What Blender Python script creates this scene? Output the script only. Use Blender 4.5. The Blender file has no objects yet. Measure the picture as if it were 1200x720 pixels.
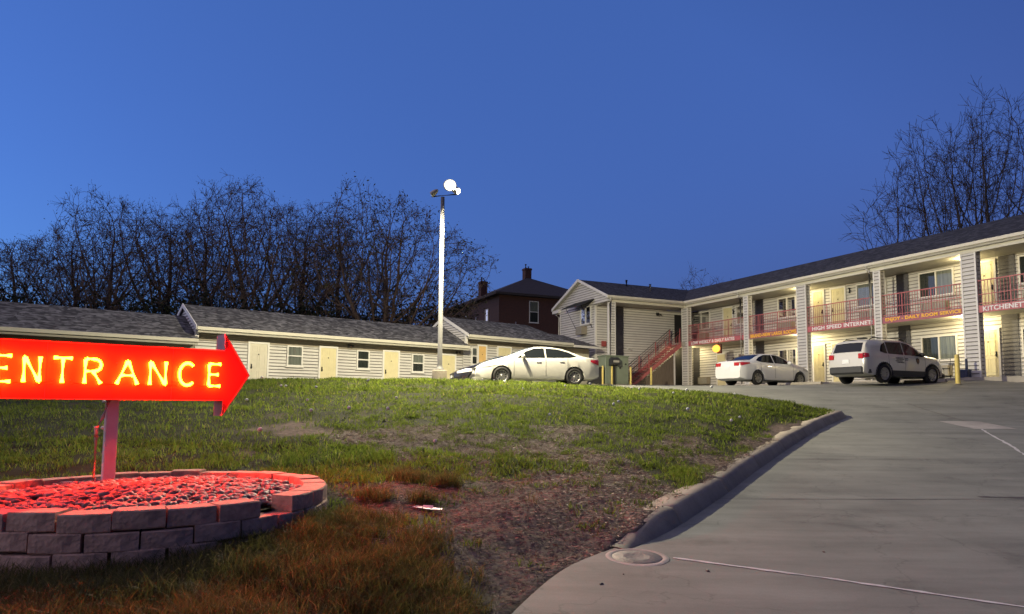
import bpy, math, random
import numpy as np
from mathutils import Vector, Matrix, noise as mnoise
random.seed(7); RNG = np.random.default_rng(7)
PI = math.pi; R = math.radians
scene = bpy.context.scene
COL = scene.collection

# ------------------------------------------------------------------ helpers
def tag(o, label=None, cat=None, group=None, kind=None):
    if label: o['label'] = label
    if cat: o['category'] = cat
    if group: o['group'] = group
    if kind: o['kind'] = kind
    return o

def thing(name, label, cat, loc=(0, 0, 0), rz=0.0, group=None):
    o = bpy.data.objects.new(name, None); COL.objects.link(o)
    o.location = loc; o.rotation_euler = (0, 0, rz)
    o.empty_display_size = 0.2
    return tag(o, label, cat, group)

def kids(o):
    return [c for c in bpy.data.objects if c.parent == o]

def copy_tree(o, parent=None):
    c = o.copy(); COL.objects.link(c)
    if parent is not None: c.parent = parent
    for ch in kids(o): copy_tree(ch, c)
    return c

def mesh_np(name, V, quads=None, tris=None, mats=(), midx=None, smooth=False, parent=None, attr=None):
    me = bpy.data.meshes.new(name)
    V = np.asarray(V, dtype=np.float32)
    q = np.asarray(quads if quads is not None else np.zeros((0, 4)), dtype=np.int32).reshape(-1, 4)
    t = np.asarray(tris if tris is not None else np.zeros((0, 3)), dtype=np.int32).reshape(-1, 3)
    nl = q.size + t.size; nf = len(q) + len(t)
    me.vertices.add(len(V)); me.vertices.foreach_set('co', V.ravel())
    me.loops.add(nl); me.loops.foreach_set('vertex_index', np.concatenate([q.ravel(), t.ravel()]))
    me.polygons.add(nf)
    st = np.concatenate([np.arange(len(q)) * 4, q.size + np.arange(len(t)) * 3]).astype(np.int32)
    me.polygons.foreach_set('loop_start', st)
    if smooth: me.polygons.foreach_set('use_smooth', np.ones(nf, dtype=bool))
    for m in mats: me.materials.append(m)
    if midx is not None: me.polygons.foreach_set('material_index', np.asarray(midx, dtype=np.int32))
    me.update(calc_edges=True)
    if attr is not None:
        a = me.attributes.new('tint', 'FLOAT', 'POINT'); a.data.foreach_set('value', np.asarray(attr, dtype=np.float32))
    o = bpy.data.objects.new(name, me); COL.objects.link(o)
    if parent is not None: o.parent = parent
    return o

class MB:
    """collects shapes; build() links them as ONE mesh object"""
    def __init__(s, off=(0, 0, 0)):
        s.v = []; s.f = []; s.m = []; s.off = Vector(off); s.sm = []
    def add(s, vs, fs, mi=0, smooth=False):
        b = len(s.v)
        s.v += [tuple(Vector(p) + s.off) for p in vs]
        for f in fs:
            s.f.append([b + i for i in f]); s.m.append(mi); s.sm.append(smooth)
        return s
    def box(s, lo, hi, mi=0, bev=0.0):
        x0, y0, z0 = lo; x1, y1, z1 = hi
        if x0 > x1: x0, x1 = x1, x0
        if y0 > y1: y0, y1 = y1, y0
        if z0 > z1: z0, z1 = z1, z0
        if bev <= 0:
            vs = [(x0, y0, z0), (x1, y0, z0), (x1, y1, z0), (x0, y1, z0), (x0, y0, z1), (x1, y0, z1), (x1, y1, z1), (x0, y1, z1)]
            return s.add(vs, [(0, 3, 2, 1), (4, 5, 6, 7), (0, 1, 5, 4), (1, 2, 6, 5), (2, 3, 7, 6), (3, 0, 4, 7)], mi)
        b = min(bev, (x1 - x0) * .45, (y1 - y0) * .45, (z1 - z0) * .45)
        # chamfered box: outline in xy per level
        def ring(ins, z):
            a, c, d, e = x0 + ins, x1 - ins, y0 + ins, y1 - ins
            return [(a + b, d, z), (c - b, d, z), (c, d + b, z), (c, e - b, z), (c - b, e, z), (a + b, e, z), (a, e - b, z), (a, d + b, z)]
        vs = []
        for ins, z in ((b, z0), (0, z0 + b), (0, z1 - b), (b, z1)):
            if ins: 
                a, c, d, e = x0 + b, x1 - b, y0 + b, y1 - b; k = b * .3
                vs += [(a + k, d, z), (c - k, d, z), (c, d + k, z), (c, e - k, z), (c - k, e, z), (a + k, e, z), (a, e - k, z), (a, d + k, z)]
            else: vs += ring(0, z)
        fs = [tuple(range(7, -1, -1)), tuple(range(24, 32))]
        for l in range(3):
            for i in range(8):
                j = (i + 1) % 8; fs.append((l * 8 + i, l * 8 + j, l * 8 + 8 + j, l * 8 + 8 + i))
        return s.add(vs, fs, mi)
    def quad(s, a, b, c, d, mi=0): return s.add([a, b, c, d], [(0, 1, 2, 3)], mi)
    def poly(s, pts, mi=0): return s.add(pts, [tuple(range(len(pts)))], mi)
    def prism(s, pts, vec, mi=0):
        """extrude a planar polygon along vec"""
        n = len(pts); v = Vector(vec)
        vs = [Vector(p) for p in pts] + [Vector(p) + v for p in pts]
        fs = [tuple(range(n - 1, -1, -1)), tuple(range(n, 2 * n))] + [(i, (i + 1) % n, n + (i + 1) % n, n + i) for i in range(n)]
        return s.add(vs, fs, mi)
    def tube(s, pts, r, n=8, mi=0, caps=True, smooth=True):
        pts = [Vector(p) for p in pts]; rs = r if isinstance(r, (list, tuple)) else [r] * len(pts)
        vs = []; up0 = None
        for i, p in enumerate(pts):
            d = (pts[min(i + 1, len(pts) - 1)] - pts[max(i - 1, 0)]).normalized()
            if up0 is None: up0 = Vector((0, 0, 1)) if abs(d.z) < .9 else Vector((1, 0, 0))
            a = d.cross(up0)
            if a.length < 1e-4: a = d.cross(Vector((0, 1, 0)))
            a.normalize(); b = d.cross(a); up0 = b if abs(b.dot(up0)) > .3 else up0
            for k in range(n):
                t = 2 * PI * k / n; vs.append(p + a * (math.cos(t) * rs[i]) + b * (math.sin(t) * rs[i]))
        fs = [(i * n + k, i * n + (k + 1) % n, (i + 1) * n + (k + 1) % n, (i + 1) * n + k) for i in range(len(pts) - 1) for k in range(n)]
        s.add(vs, fs, mi, smooth)
        if caps:
            b = len(s.v) - len(vs)
            for f in (tuple(b + k for k in range(n - 1, -1, -1)), tuple(b + len(vs) - n + k for k in range(n))):
                s.f.append(list(f)); s.m.append(mi); s.sm.append(False)
        return s
    def lathe(s, prof, axis='z', c=(0, 0, 0), n=20, mi=0, smooth=True):
        vs = []; c = Vector(c)
        for (r, h) in prof:
            for k in range(n):
                t = 2 * PI * k / n; a, b = r * math.cos(t), r * math.sin(t)
                vs.append(c + (Vector((a, b, h)) if axis == 'z' else Vector((a, h, b)) if axis == 'y' else Vector((h, a, b))))
        fs = [(i * n + k, i * n + (k + 1) % n, (i + 1) * n + (k + 1) % n, (i + 1) * n + k) for i in range(len(prof) - 1) for k in range(n)]
        return s.add(vs, fs, mi, smooth)
    def ellipsoid(s, c, r, nu=12, nv=8, mi=0):
        vs = []; c = Vector(c)
        for i in range(nv + 1):
            ph = PI * i / nv
            for k in range(nu):
                t = 2 * PI * k / nu
                vs.append(c + Vector((r[0] * math.sin(ph) * math.cos(t), r[1] * math.sin(ph) * math.sin(t), r[2] * math.cos(ph))))
        fs = [(i * nu + k, (i + 1) * nu + k, (i + 1) * nu + (k + 1) % nu, i * nu + (k + 1) % nu) for i in range(nv) for k in range(nu)]
        return s.add(vs, fs, mi, True)
    def lap(s, p0, ux, un, x0, x1, z0, z1, pitch=.168, lip=.03, mi=0, xl=None, xr=None, ei=None):
        """lap siding: slanted boards with a real overhanging lip. p0 origin, ux along, un outward"""
        p0 = Vector(p0); ux = Vector(ux); un = Vector(un); z = z0
        while z < z1 - 1e-4:
            zt = min(z + pitch, z1)
            a0 = xl(z) if xl else x0; a1 = xl(zt) if xl else x0
            b0 = xr(z) if xr else x1; b1 = xr(zt) if xr else x1
            if b0 - a0 > .02:
                if b1 < a1: a1 = b1 = (a1 + b1) / 2
                P = lambda x, zz, o: p0 + ux * x + un * o + Vector((0, 0, zz))
                e = min(.034, (zt - z) * .4)
                s.add([P(a0, z, 0), P(b0, z, 0), P(b0, z, lip), P(a0, z, lip)], [(0, 1, 2, 3)], mi)
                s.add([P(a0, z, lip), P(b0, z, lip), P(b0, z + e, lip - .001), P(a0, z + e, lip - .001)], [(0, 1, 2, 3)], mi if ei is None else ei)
                s.add([P(a0, z + e, lip - .001), P(b0, z + e, lip - .001), P(b1, zt, .001), P(a1, zt, .001)], [(0, 1, 2, 3)], mi)
            z = zt
        return s
    def build(s, name, mats, parent=None, smooth=None):
        me = bpy.data.meshes.new(name)
        me.from_pydata([tuple(p) for p in s.v], [], s.f)
        if not isinstance(mats, (list, tuple)): mats = [mats]
        for m in mats: me.materials.append(m)
        me.polygons.foreach_set('material_index', s.m)
        me.polygons.foreach_set('use_smooth', [bool(x) if smooth is None else smooth for x in s.sm])
        me.update()
        o = bpy.data.objects.new(name, me); COL.objects.link(o)
        if parent is not None: o.parent = parent
        return o

_tc = {}
def text_np(txt, bold=.018):
    if txt in _tc: return _tc[txt]
    cu = bpy.data.curves.new('lettering', 'FONT'); cu.body = txt; cu.size = 1; cu.extrude = .02; cu.offset = bold; cu.space_character = 1.08
    o = bpy.data.objects.new('lettering', cu); COL.objects.link(o)
    dg = bpy.context.evaluated_depsgraph_get(); dg.update()
    me = bpy.data.meshes.new_from_object(o.evaluated_get(dg))
    vs = [v.co.copy() for v in me.vertices]; fs = [tuple(p.vertices) for p in me.polygons]
    bpy.data.objects.remove(o); bpy.data.curves.remove(cu); bpy.data.meshes.remove(me)
    _tc[txt] = (vs, fs); return vs, fs

def put_text(mb, txt, org, ux, uz, un, width, height, depth=.012, mi=0, bold=.018):
    vs, fs = text_np(txt, bold)
    x0 = min(v.x for v in vs); x1 = max(v.x for v in vs); y0 = min(v.y for v in vs); y1 = max(v.y for v in vs); zm = max(v.z for v in vs)
    org, ux, uz, un = Vector(org), Vector(ux), Vector(uz), Vector(un)
    mb.add([org + ux * ((v.x - x0) / (x1 - x0) * width) + uz * ((v.y - y0) / (y1 - y0) * height) + un * (v.z / zm * depth) for v in vs], fs, mi)

# ------------------------------------------------------------------ materials
def newmat(name):
    m = bpy.data.materials.new(name); m.use_nodes = True
    nt = m.node_tree; b = nt.nodes['Principled BSDF']
    return m, nt, b
def N(nt, t, **kw):
    n = nt.nodes.new(t)
    for k, v in kw.items():
        if k in n.inputs: n.inputs[k].default_value = v
        else: setattr(n, k, v)
    return n
def mat(name, col, rough=.6, metal=0, var=.12, scale=6, bump=0.0, bscale=40, coat=0, spec=.5, stretch=(1, 1, 1), detail=4):
    m, nt, b = newmat(name); L = nt.links.new
    b.inputs['Roughness'].default_value = rough; b.inputs['Metallic'].default_value = metal
    b.inputs['Coat Weight'].default_value = coat; b.inputs['Specular IOR Level'].default_value = spec
    tc = N(nt, 'ShaderNodeTexCoord'); mp = N(nt, 'ShaderNodeMapping'); mp.inputs['Scale'].default_value = stretch
    L(tc.outputs['Object'], mp.inputs['Vector'])
    if var > 0:
        nz = N(nt, 'ShaderNodeTexNoise', Scale=scale, Detail=float(detail), Roughness=.6); L(mp.outputs[0], nz.inputs['Vector'])
        r = N(nt, 'ShaderNodeValToRGB')
        r.color_ramp.elements[0].position = .3; r.color_ramp.elements[1].position = .72
        r.color_ramp.elements[0].color = tuple(c * (1 - var) for c in col) + (1,)
        r.color_ramp.elements[1].color = tuple(min(1, c * (1 + var)) for c in col) + (1,)
        L(nz.outputs['Fac'], r.inputs[0]); L(r.outputs[0], b.inputs['Base Color'])
    else: b.inputs['Base Color'].default_value = tuple(col) + (1,)
    if bump > 0:
        n2 = N(nt, 'ShaderNodeTexNoise', Scale=bscale, Detail=5.0); L(mp.outputs[0], n2.inputs['Vector'])
        bp = N(nt, 'ShaderNodeBump', Strength=bump, Distance=.02); L(n2.outputs['Fac'], bp.inputs['Height']); L(bp.outputs[0], b.inputs['Normal'])
    return m
def emis(name, col, strength):
    m, nt, b = newmat(name)
    b.inputs['Base Color'].default_value = (0.02, .02, .02, 1)
    b.inputs['Emission Color'].default_value = tuple(col) + (1,); b.inputs['Emission Strength'].default_value = strength
    return m

def shingle(name, c0, c1):
    m, nt, b = newmat(name); L = nt.links.new
    b.inputs['Roughness'].default_value = .92
    tc = N(nt, 'ShaderNodeTexCoord'); mp = N(nt, 'ShaderNodeMapping'); mp.inputs['Scale'].default_value = (5.0, 9.0, 9.0)
    L(tc.outputs['Object'], mp.inputs['Vector'])
    vo = N(nt, 'ShaderNodeTexVoronoi', Scale=1.0); L(mp.outputs[0], vo.inputs['Vector'])
    nz = N(nt, 'ShaderNodeTexNoise', Scale=3.0, Detail=5.0); L(tc.outputs['Object'], nz.inputs['Vector'])
    sx = N(nt, 'ShaderNodeSeparateColor'); L(vo.outputs['Color'], sx.inputs[0])
    mx = N(nt, 'ShaderNodeMath', operation='MULTIPLY'); L(sx.outputs[0], mx.inputs[0]); L(nz.outputs['Fac'], mx.inputs[1])
    r = N(nt, 'ShaderNodeValToRGB'); r.color_ramp.elements[0].position = .08; r.color_ramp.elements[1].position = .55
    r.color_ramp.elements[0].color = tuple(c0) + (1,); r.color_ramp.elements[1].color = tuple(c1) + (1,)
    L(mx.outputs[0], r.inputs[0]); L(r.outputs[0], b.inputs['Base Color'])
    bp = N(nt, 'ShaderNodeBump', Strength=.5, Distance=.02); L(sx.outputs[1], bp.inputs['Height']); L(bp.outputs[0], b.inputs['Normal'])
    return m

def leafmat(name, c0, c1, trans=.35, c2=None, tgain=1.0):
    m, nt, b = newmat(name); L = nt.links.new
    at = N(nt, 'ShaderNodeAttribute', attribute_name='tint')
    r = N(nt, 'ShaderNodeValToRGB'); r.color_ramp.elements[0].color = tuple(c0) + (1,); r.color_ramp.elements[1].color = tuple(c1) + (1,)
    if c2:
        e = r.color_ramp.elements.new(.8); e.color = tuple(c1) + (1,); r.color_ramp.elements[2].color = tuple(c2) + (1,); r.color_ramp.elements[2].position = 1.0
    L(at.outputs['Fac'], r.inputs[0]); L(r.outputs[0], b.inputs['Base Color']); b.inputs['Roughness'].default_value = .6
    b.inputs['Specular IOR Level'].default_value = .25
    tr = N(nt, 'ShaderNodeBsdfTranslucent'); gn = N(nt, 'ShaderNodeMix', data_type='RGBA', blend_type='MULTIPLY'); gn.inputs[0].default_value = 1.0; gn.inputs[7].default_value = (tgain, tgain * 1.04, tgain * .8, 1); L(r.outputs[0], gn.inputs[6]); L(gn.outputs[2], tr.inputs['Color'])
    mx = N(nt, 'ShaderNodeMixShader'); mx.inputs[0].default_value = trans
    out = nt.nodes['Material Output']; L(b.outputs[0], mx.inputs[1]); L(tr.outputs[0], mx.inputs[2]); L(mx.outputs[0], out.inputs['Surface'])
    return m

def concrete(name, c, streak=True):
    m, nt, b = newmat(name); L = nt.links.new
    b.inputs['Roughness'].default_value = .78; b.inputs['Specular IOR Level'].default_value = .35
    tc = N(nt, 'ShaderNodeTexCoord')
    mp = N(nt, 'ShaderNodeMapping'); mp.inputs['Scale'].default_value = (.25, 1.6, 1) if streak else (1, 1, 1)
    L(tc.outputs['Object'], mp.inputs['Vector'])
    n1 = N(nt, 'ShaderNodeTexNoise', Scale=1.6, Detail=7.0, Roughness=.65); L(mp.outputs[0], n1.inputs['Vector'])
    n2 = N(nt, 'ShaderNodeTexNoise', Scale=.55, Detail=6.0, Roughness=.6); L(tc.outputs['Object'], n2.inputs['Vector'])
    n3 = N(nt, 'ShaderNodeTexNoise', Scale=75.0, Detail=5.0, Roughness=.8); L(tc.outputs['Object'], n3.inputs['Vector'])
    a = N(nt, 'ShaderNodeMath', operation='ADD'); L(n1.outputs['Fac'], a.inputs[0]); L(n2.outputs['Fac'], a.inputs[1])
    s3 = N(nt, 'ShaderNodeMath', operation='MULTIPLY_ADD'); L(n3.outputs['Fac'], s3.inputs[0]); s3.inputs[1].default_value = .62; L(a.outputs[0], s3.inputs[2])
    r = N(nt, 'ShaderNodeValToRGB'); r.color_ramp.elements[0].position = .42; r.color_ramp.elements[1].position = .85
    # blotchy oil and water stains, hairline cracks
    n4 = N(nt, 'ShaderNodeTexNoise', Scale=.9, Detail=9.0, Roughness=.72, Distortion=.6); L(tc.outputs['Object'], n4.inputs['Vector'])
    st = N(nt, 'ShaderNodeMapRange'); st.inputs[1].default_value = .56; st.inputs[2].default_value = .74; st.inputs[3].default_value = 0.0; st.inputs[4].default_value = -.36; L(n4.outputs['Fac'], st.inputs[0])
    vo = N(nt, 'ShaderNodeTexVoronoi', feature='DISTANCE_TO_EDGE', Scale=.33); wv = N(nt, 'ShaderNodeVectorMath', operation='ADD'); wn = N(nt, 'ShaderNodeTexNoise', Scale=2.2, Detail=6.0); L(tc.outputs['Object'], wn.inputs['Vector']); L(tc.outputs['Object'], wv.inputs[0]); L(wn.outputs['Color'], wv.inputs[1]); L(wv.outputs[0], vo.inputs['Vector'])
    ck = N(nt, 'ShaderNodeMapRange'); ck.inputs[1].default_value = .0; ck.inputs[2].default_value = .006; ck.inputs[3].default_value = -.22; ck.inputs[4].default_value = 0.0; L(vo.outputs['Distance'], ck.inputs[0])
    ad = N(nt, 'ShaderNodeMath', operation='ADD'); L(st.outputs[0], ad.inputs[0]); L(ck.outputs[0], ad.inputs[1])
    ad2 = N(nt, 'ShaderNodeMath', operation='ADD'); L(ad.outputs[0], ad2.inputs[0]); L(s3.outputs[0], ad2.inputs[1])
    dv = N(nt, 'ShaderNodeMath', operation='MULTIPLY'); L(ad2.outputs[0], dv.inputs[0]); dv.inputs[1].default_value = .5
    r.color_ramp.elements[0].color = tuple(x * .50 for x in c) + (1,); r.color_ramp.elements[1].color = tuple(x * 1.38 for x in c) + (1,)
    L(dv.outputs[0], r.inputs[0]); L(r.outputs[0], b.inputs['Base Color'])
    bp = N(nt, 'ShaderNodeBump', Strength=.35, Distance=.01); L(s3.outputs[0], bp.inputs['Height']); L(bp.outputs[0], b.inputs['Normal'])
    return m

M = {}
M['siding_shade'] = mat('painted_lap_shade', (.17, .165, .155), .7, var=.15, scale=3)  # lap shadow lines painted as a darker strip on each board's foot
M['siding'] = mat('vinyl_siding', (.60, .59, .56), .55, var=.06, scale=1.5)
M['siding_dark'] = mat('dark_siding', (.085, .085, .095), .6, var=.1, scale=2)
M['trim'] = mat('white_trim', (.72, .71, .67), .45, var=.05, scale=3)
M['cream'] = mat('cream_beam', (.66, .64, .54), .5, var=.05, scale=3)
M['soffit'] = mat('soffit', (.42, .41, .35), .7, var=.08, scale=3)
M['door'] = mat('yellow_door', (.68, .62, .38), .45, var=.05, scale=4)
M['door_w'] = mat('pale_door', (.62, .59, .47), .45, var=.05, scale=4)
M['door_o'] = mat('tan_door', (.66, .45, .18), .5, var=.08, scale=4)
M['red'] = mat('red_paint', (.42, .12, .125), .5, var=.15, scale=5)
M['redband'] = mat('red_band', (.46, .13, .15), .5, var=.1, scale=4)
M['orangeband'] = mat('faded_band', (.36, .12, .15), .5, var=.1, scale=4)
M['white'] = mat('white_letters', (.8, .79, .77), .5, var=.04)
M['yellowtxt'] = mat('amber_letters', (.95, .55, .06), .5, var=.05)
M['glass'] = mat('window_glass', (.012, .014, .016), .06, var=.0)
M['curtain'] = mat('curtain', (.42, .42, .38), .85, var=.3, scale=9, stretch=(3, 3, .1))
M['curtain_d'] = mat('dark_curtain', (.07, .075, .07), .85, var=.35, scale=9, stretch=(3, 3, .1))
M['gray_metal'] = mat('grey_metal', (.42, .41, .37), .45, metal=.2, var=.08)
M['ac'] = mat('ac_grille', (.28, .25, .19), .6, var=.1, scale=30, stretch=(.2, .2, 3))
M['black'] = mat('black_plastic', (.012, .012, .013), .45, var=.1)
M['darkgray'] = mat('dark_grey_plastic', (.03, .032, .035), .5, var=.1)
M['shingle_m'] = shingle('dark_shingles', (.014, .015, .019), (.07, .072, .085))
M['shingle_l'] = shingle('grey_shingles', (.030, .030, .033), (.19, .19, .20))
M['wood'] = mat('weathered_planks', (.16, .13, .10), .8, var=.3, scale=4, stretch=(6, 6, .5), bump=.3)
M['steel'] = mat('galvanised', (.5, .5, .5), .4, metal=.7, var=.1)
M['polewhite'] = mat('pole_paint', (.20, .20, .195), .55, var=.06)
M['concrete'] = concrete('driveway_concrete', (.218, .222, .188))
M['lot'] = concrete('lot_concrete', (.40, .37, .31), False)
M['kerbc'] = concrete('kerb_concrete', (.29, .255, .20), False)
M['block'] = mat('wall_block', (.50, .31, .225), .9, var=.28, scale=7, bump=.7, bscale=28)
M['green_box'] = mat('utility_green', (.19, .23, .17), .5, var=.1, scale=2)
M['bollard'] = mat('bollard_yellow', (.72, .58, .16), .5, var=.12, scale=6)
M['navy'] = mat('navy_paint', (.025, .035, .08), .5, var=.1)
M['bark'] = mat('bark', (.12, .080, .062), .9, var=.3, scale=5, stretch=(1, 1, .3))
M['bark_g'] = mat('grey_bark', (.070, .055, .048), .9, var=.3, scale=5, stretch=(1, 1, .3))
M['leaf'] = leafmat('spring_leaves', (.045, .042, .02), (.10, .10, .045), .3)
M['bush'] = leafmat('evergreen', (.010, .014, .008), (.03, .035, .02), .15)
M['brick'] = None
M['seal'] = mat('joint_sealant', (.62, .60, .56), .6, var=.25, scale=9)
M['patch'] = concrete('patch_concrete', (.40, .37, .32), False)
M['iron'] = mat('cast_iron', (.10, .085, .075), .6, metal=.3, var=.3, scale=14, bump=.3)
M['pinkpad'] = concrete('pad_concrete', (.42, .33, .28), False)
M['bluebox'] = mat('blue_plastic', (.05, .08, .16), .5, var=.05)
def brick():
    m, nt, b = newmat('dark_brick'); L = nt.links.new
    tc = N(nt, 'ShaderNodeTexCoord'); mp = N(nt, 'ShaderNodeMapping'); mp.inputs['Rotation'].default_value = (R(90), 0, 0)
    bt = N(nt, 'ShaderNodeTexBrick', Scale=4.5); L(tc.outputs['Object'], mp.inputs[0]); L(mp.outputs[0], bt.inputs['Vector'])
    bt.inputs['Color1'].default_value = (.105, .042, .032, 1); bt.inputs['Color2'].default_value = (.075, .034, .028, 1); bt.inputs['Mortar'].default_value = (.07, .05, .045, 1)
    L(bt.outputs['Color'], b.inputs['Base Color']); b.inputs['Roughness'].default_value = .9
    return m
M['brick'] = brick()
M['roof_b'] = mat('brown_shingles', (.050, .042, .040), .95, var=.2, scale=4)

# ------------------------------------------------------------------ camera
F_PX = 800.0; PITCH = R(5.0); ROLL = .0085; CY = 404.0
cam = bpy.data.cameras.new('camera'); camo = bpy.data.objects.new('camera', cam); COL.objects.link(camo)
cam.sensor_width = 36; cam.lens = F_PX / 1200 * 36; cam.shift_y = (CY - 360) / 1200; cam.clip_end = 2000; cam.clip_start = .05
CM = Matrix.Rotation(PI / 2 + PITCH, 3, 'X') @ Matrix.Rotation(ROLL, 3, 'Z')
camo.matrix_world = CM.to_4x4(); scene.camera = camo

# frames of the two buildings (measured from the photograph's vanishing points)
AX, AY, ANG = 19.4096, 28.9, R(114.5)
UX = Vector((math.cos(ANG), math.sin(ANG), 0)); UY = Vector((-UX.y, UX.x, 0))
def mw(s, y, z=0): return Vector((AX, AY, 0)) + UX * s + UY * y + Vector((0, 0, z))   # motel frame -> world
BX, BY, BANG = -8.8255, 32.8, R(38.5)
GX = Vector((math.cos(BANG), math.sin(BANG), 0)); GY = Vector((-GX.y, GX.x, 0))
def lw(s, t, z=0): return Vector((BX, BY, 0)) + GX * s + GY * t + Vector((0, 0, z))    # left wing frame -> world
# ------------------------------------------------------------------ terrain
class RBF:
    def __init__(s, pts, box):
        s.p = np.array([q[:2] for q in pts], float); z = np.array([q[2] for q in pts], float); s.box = box; n = len(pts)
        d = np.hypot(*(s.p[:, None] - s.p[None]).transpose(2, 0, 1)) + 1e-9
        K = d * d * np.log(d) + np.eye(n) * .6
        Pm = np.c_[np.ones(n), s.p]
        A = np.block([[K, Pm], [Pm.T, np.zeros((3, 3))]])
        s.w = np.linalg.solve(A, np.r_[z, 0, 0, 0])
    def __call__(s, x, y):
        x = np.asarray(x, float); y = np.asarray(y, float); sh = np.broadcast(x, y).shape
        x = np.clip(np.broadcast_to(x, sh).ravel(), s.box[0], s.box[1]); y = np.clip(np.broadcast_to(y, sh).ravel(), s.box[2], s.box[3])
        out = np.empty(x.size)
        for i in range(0, x.size, 60000):
            a, b = x[i:i + 60000], y[i:i + 60000]
            d = np.hypot(a[:, None] - s.p[:, 0], b[:, None] - s.p[:, 1]) + 1e-9
            out[i:i + 60000] = (d * d * np.log(d)) @ s.w[:-3] + s.w[-3] + a * s.w[-2] + b * s.w[-1]
        return out.reshape(sh)

prof = [(-8, -1.56), (-2, -1.56), (3, -1.55), (5, -1.5), (7, -1.42), (9, -1.28), (12, -1.0), (15, -.72), (18, -.42), (20, -.2), (22, .12), (24, .46), (26, .78)]
PP = [(x, y, z + (.12 if x > 14 and y > 20 else 0)) for (y, z) in prof for x in (1.5, 9, 19)]
PP += [(12, 27.5, .86), (15, 27.5, .92), (9, 30, .80), (11, 34, .97), (14, 32, 1.05), (16, 29.5, 1.02), (19, 27.5, 1.12), (10, 40, 1.2), (5, 38, 1.12),
       (1, 24.8, .63), (4, 24.3, .6), (-3, 26, .6), (-8, 27, .5), (-15, 25, .1), (-2, 33, .72), (-10, 30, .45), (3, 42, 1.2), (7, 24, .55), (6, 28, .75), (0, 30, .7),
       (25, 27, 1.2), (25, 20, -.1), (-20, 27, .0), (12, 46, 1.25), (20, 50, 1.3), (-20, 45, 1.0), (0, 55, 1.4), (25, 40, 1.3)]
PAVE = RBF(PP, (-22, 26, -8, 55))
GP = [(-3, 2.5, -1.48), (0, 2.5, -1.52), (-7, 4, -1.42), (-3.4, 4.9, -1.36), (-1.2, 5.5, -1.30), (0, 5, -1.42), (.6, 6.5, -1.36), (1.2, 7.6, -1.2), (-10, 6, -1.2), (-6, 5.5, -1.3),
      (-3.6, 8.9, -.88), (-5.6, 8.2, -.95), (-1.7, 8.5, -.93), (-1.4, 6.7, -1.14), (-4, 12, -.42), (-9, 12, -.35), (0, 11, -.72), (2.4, 10.2, -.95), (3.6, 12, -.72),
      (-9, 16, .15), (-3, 16, .1), (1, 15, -.1), (4, 14.5, -.3), (5.8, 15.5, -.35), (-13, 20, .6), (-6, 20.5, .68), (-2, 20.5, .69), (1, 20.5, .62), (3.5, 20, .44), (6.5, 19.3, .25), (8.3, 19.2, -.02),
      (-13, 24, .55), (-6, 24, .6), (0, 23.3, .6), (4, 22.4, .47), (7, 21.3, .33), (-20, 10, -.7), (-20, 20, .45), (-20, 3, -1.45), (-10, 0, -1.5), (0, -4, -1.6), (-12, -6, -1.6), (8, 15, -.6), (9, 18, -.3)]
GRASS = RBF(GP, (-22, 10, -8, 26))
# left edge of the paving as a function of Y: dirt edge, kerb, back of the lawn
EDGE = np.array([(-8, -3.2), (0, -1.6), (3.2, -.6), (4.6, -.12), (5.6, .22), (6.3, .52), (6.7, .80), (7.0, 1.12), (7.9, 1.75), (8.8, 2.3), (9.9, 2.98), (11.2, 3.75), (12.8, 4.75), (14.6, 5.9), (16.4, 7.1), (18.2, 8.4), (19.3, 9.3), (19.9, 9.55),
                 (20.5, 9.2), (21.2, 8.0), (22.0, 6.2), (22.9, 3.6), (23.6, .4), (24.3, -4.5), (25.0, -11), (25.9, -20), (27, -40)])
def smooth_edge(e):
    y = np.linspace(e[0, 0], e[-1, 0], 700); x = np.interp(y, e[:, 0], e[:, 1])
    k = np.ones(17) / 17; xs = np.convolve(np.pad(x, 8, 'edge'), k, 'valid'); return y, xs
EY, EX = smooth_edge(EDGE)
def xl(y): return np.interp(y, EY, EX)
KH = .19
def edge_h(y): return np.interp(y, [6.8, 7.7, 19.3, 19.9, 20.8, 27], [0, KH, KH * .9, .12, .05, .05])
EPTS = np.c_[EX, EY]
def ground_z(x, y, rough=True):
    x = np.asarray(x, float); y = np.asarray(y, float)
    sh = x.shape; x = x.ravel(); y = y.ravel()
    inside = (x > xl(y)) | (y > 27)
    p = PAVE(x, y); g = GRASS(x, y)
    d = np.full(x.size, 9.); hh = np.zeros(x.size)
    sel = np.where((~inside))[0]
    for i in range(0, len(sel), 20000):
        k = sel[i:i + 20000]
        D = np.hypot(x[k][:, None] - EPTS[None, ::2, 0], y[k][:, None] - EPTS[None, ::2, 1]); j = D.argmin(1)
        d[k] = D[np.arange(len(k)), j]; hh[k] = edge_h(EPTS[::2, 1][j])
    w = np.clip((d - .12) / 1.1, 0, 1); w = w * w * (3 - 2 * w)
    z = (p + hh - .015) * (1 - w) + g * w
    # the ring planter is dug into the slope
    z = np.where(inside, p - .10, z)
    return z.reshape(sh)
def fbm(x, y, f, seed=0):
    """cheap value noise on numpy arrays"""
    r = np.random.default_rng(seed); T = r.random((256, 256))
    out = 0; amp = 1; tot = 0
    for o in range(3):
        u = (x * f + 100) ; v = (y * f + 100); i = np.floor(u).astype(int); j = np.floor(v).astype(int); a = u - i; b = v - j
        a = a * a * (3 - 2 * a); b = b * b * (3 - 2 * b)
        t = lambda m, n: T[(i + m) % 256, (j + n) % 256]
        out = out + amp * ((t(0, 0) * (1 - a) + t(1, 0) * a) * (1 - b) + (t(0, 1) * (1 - a) + t(1, 1) * a) * b)
        tot += amp; amp *= .5; f *= 2.1
    return out / tot
BED = (-3.62, 6.95, 1.72)     # centre and outer radius of the ring planter
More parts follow.
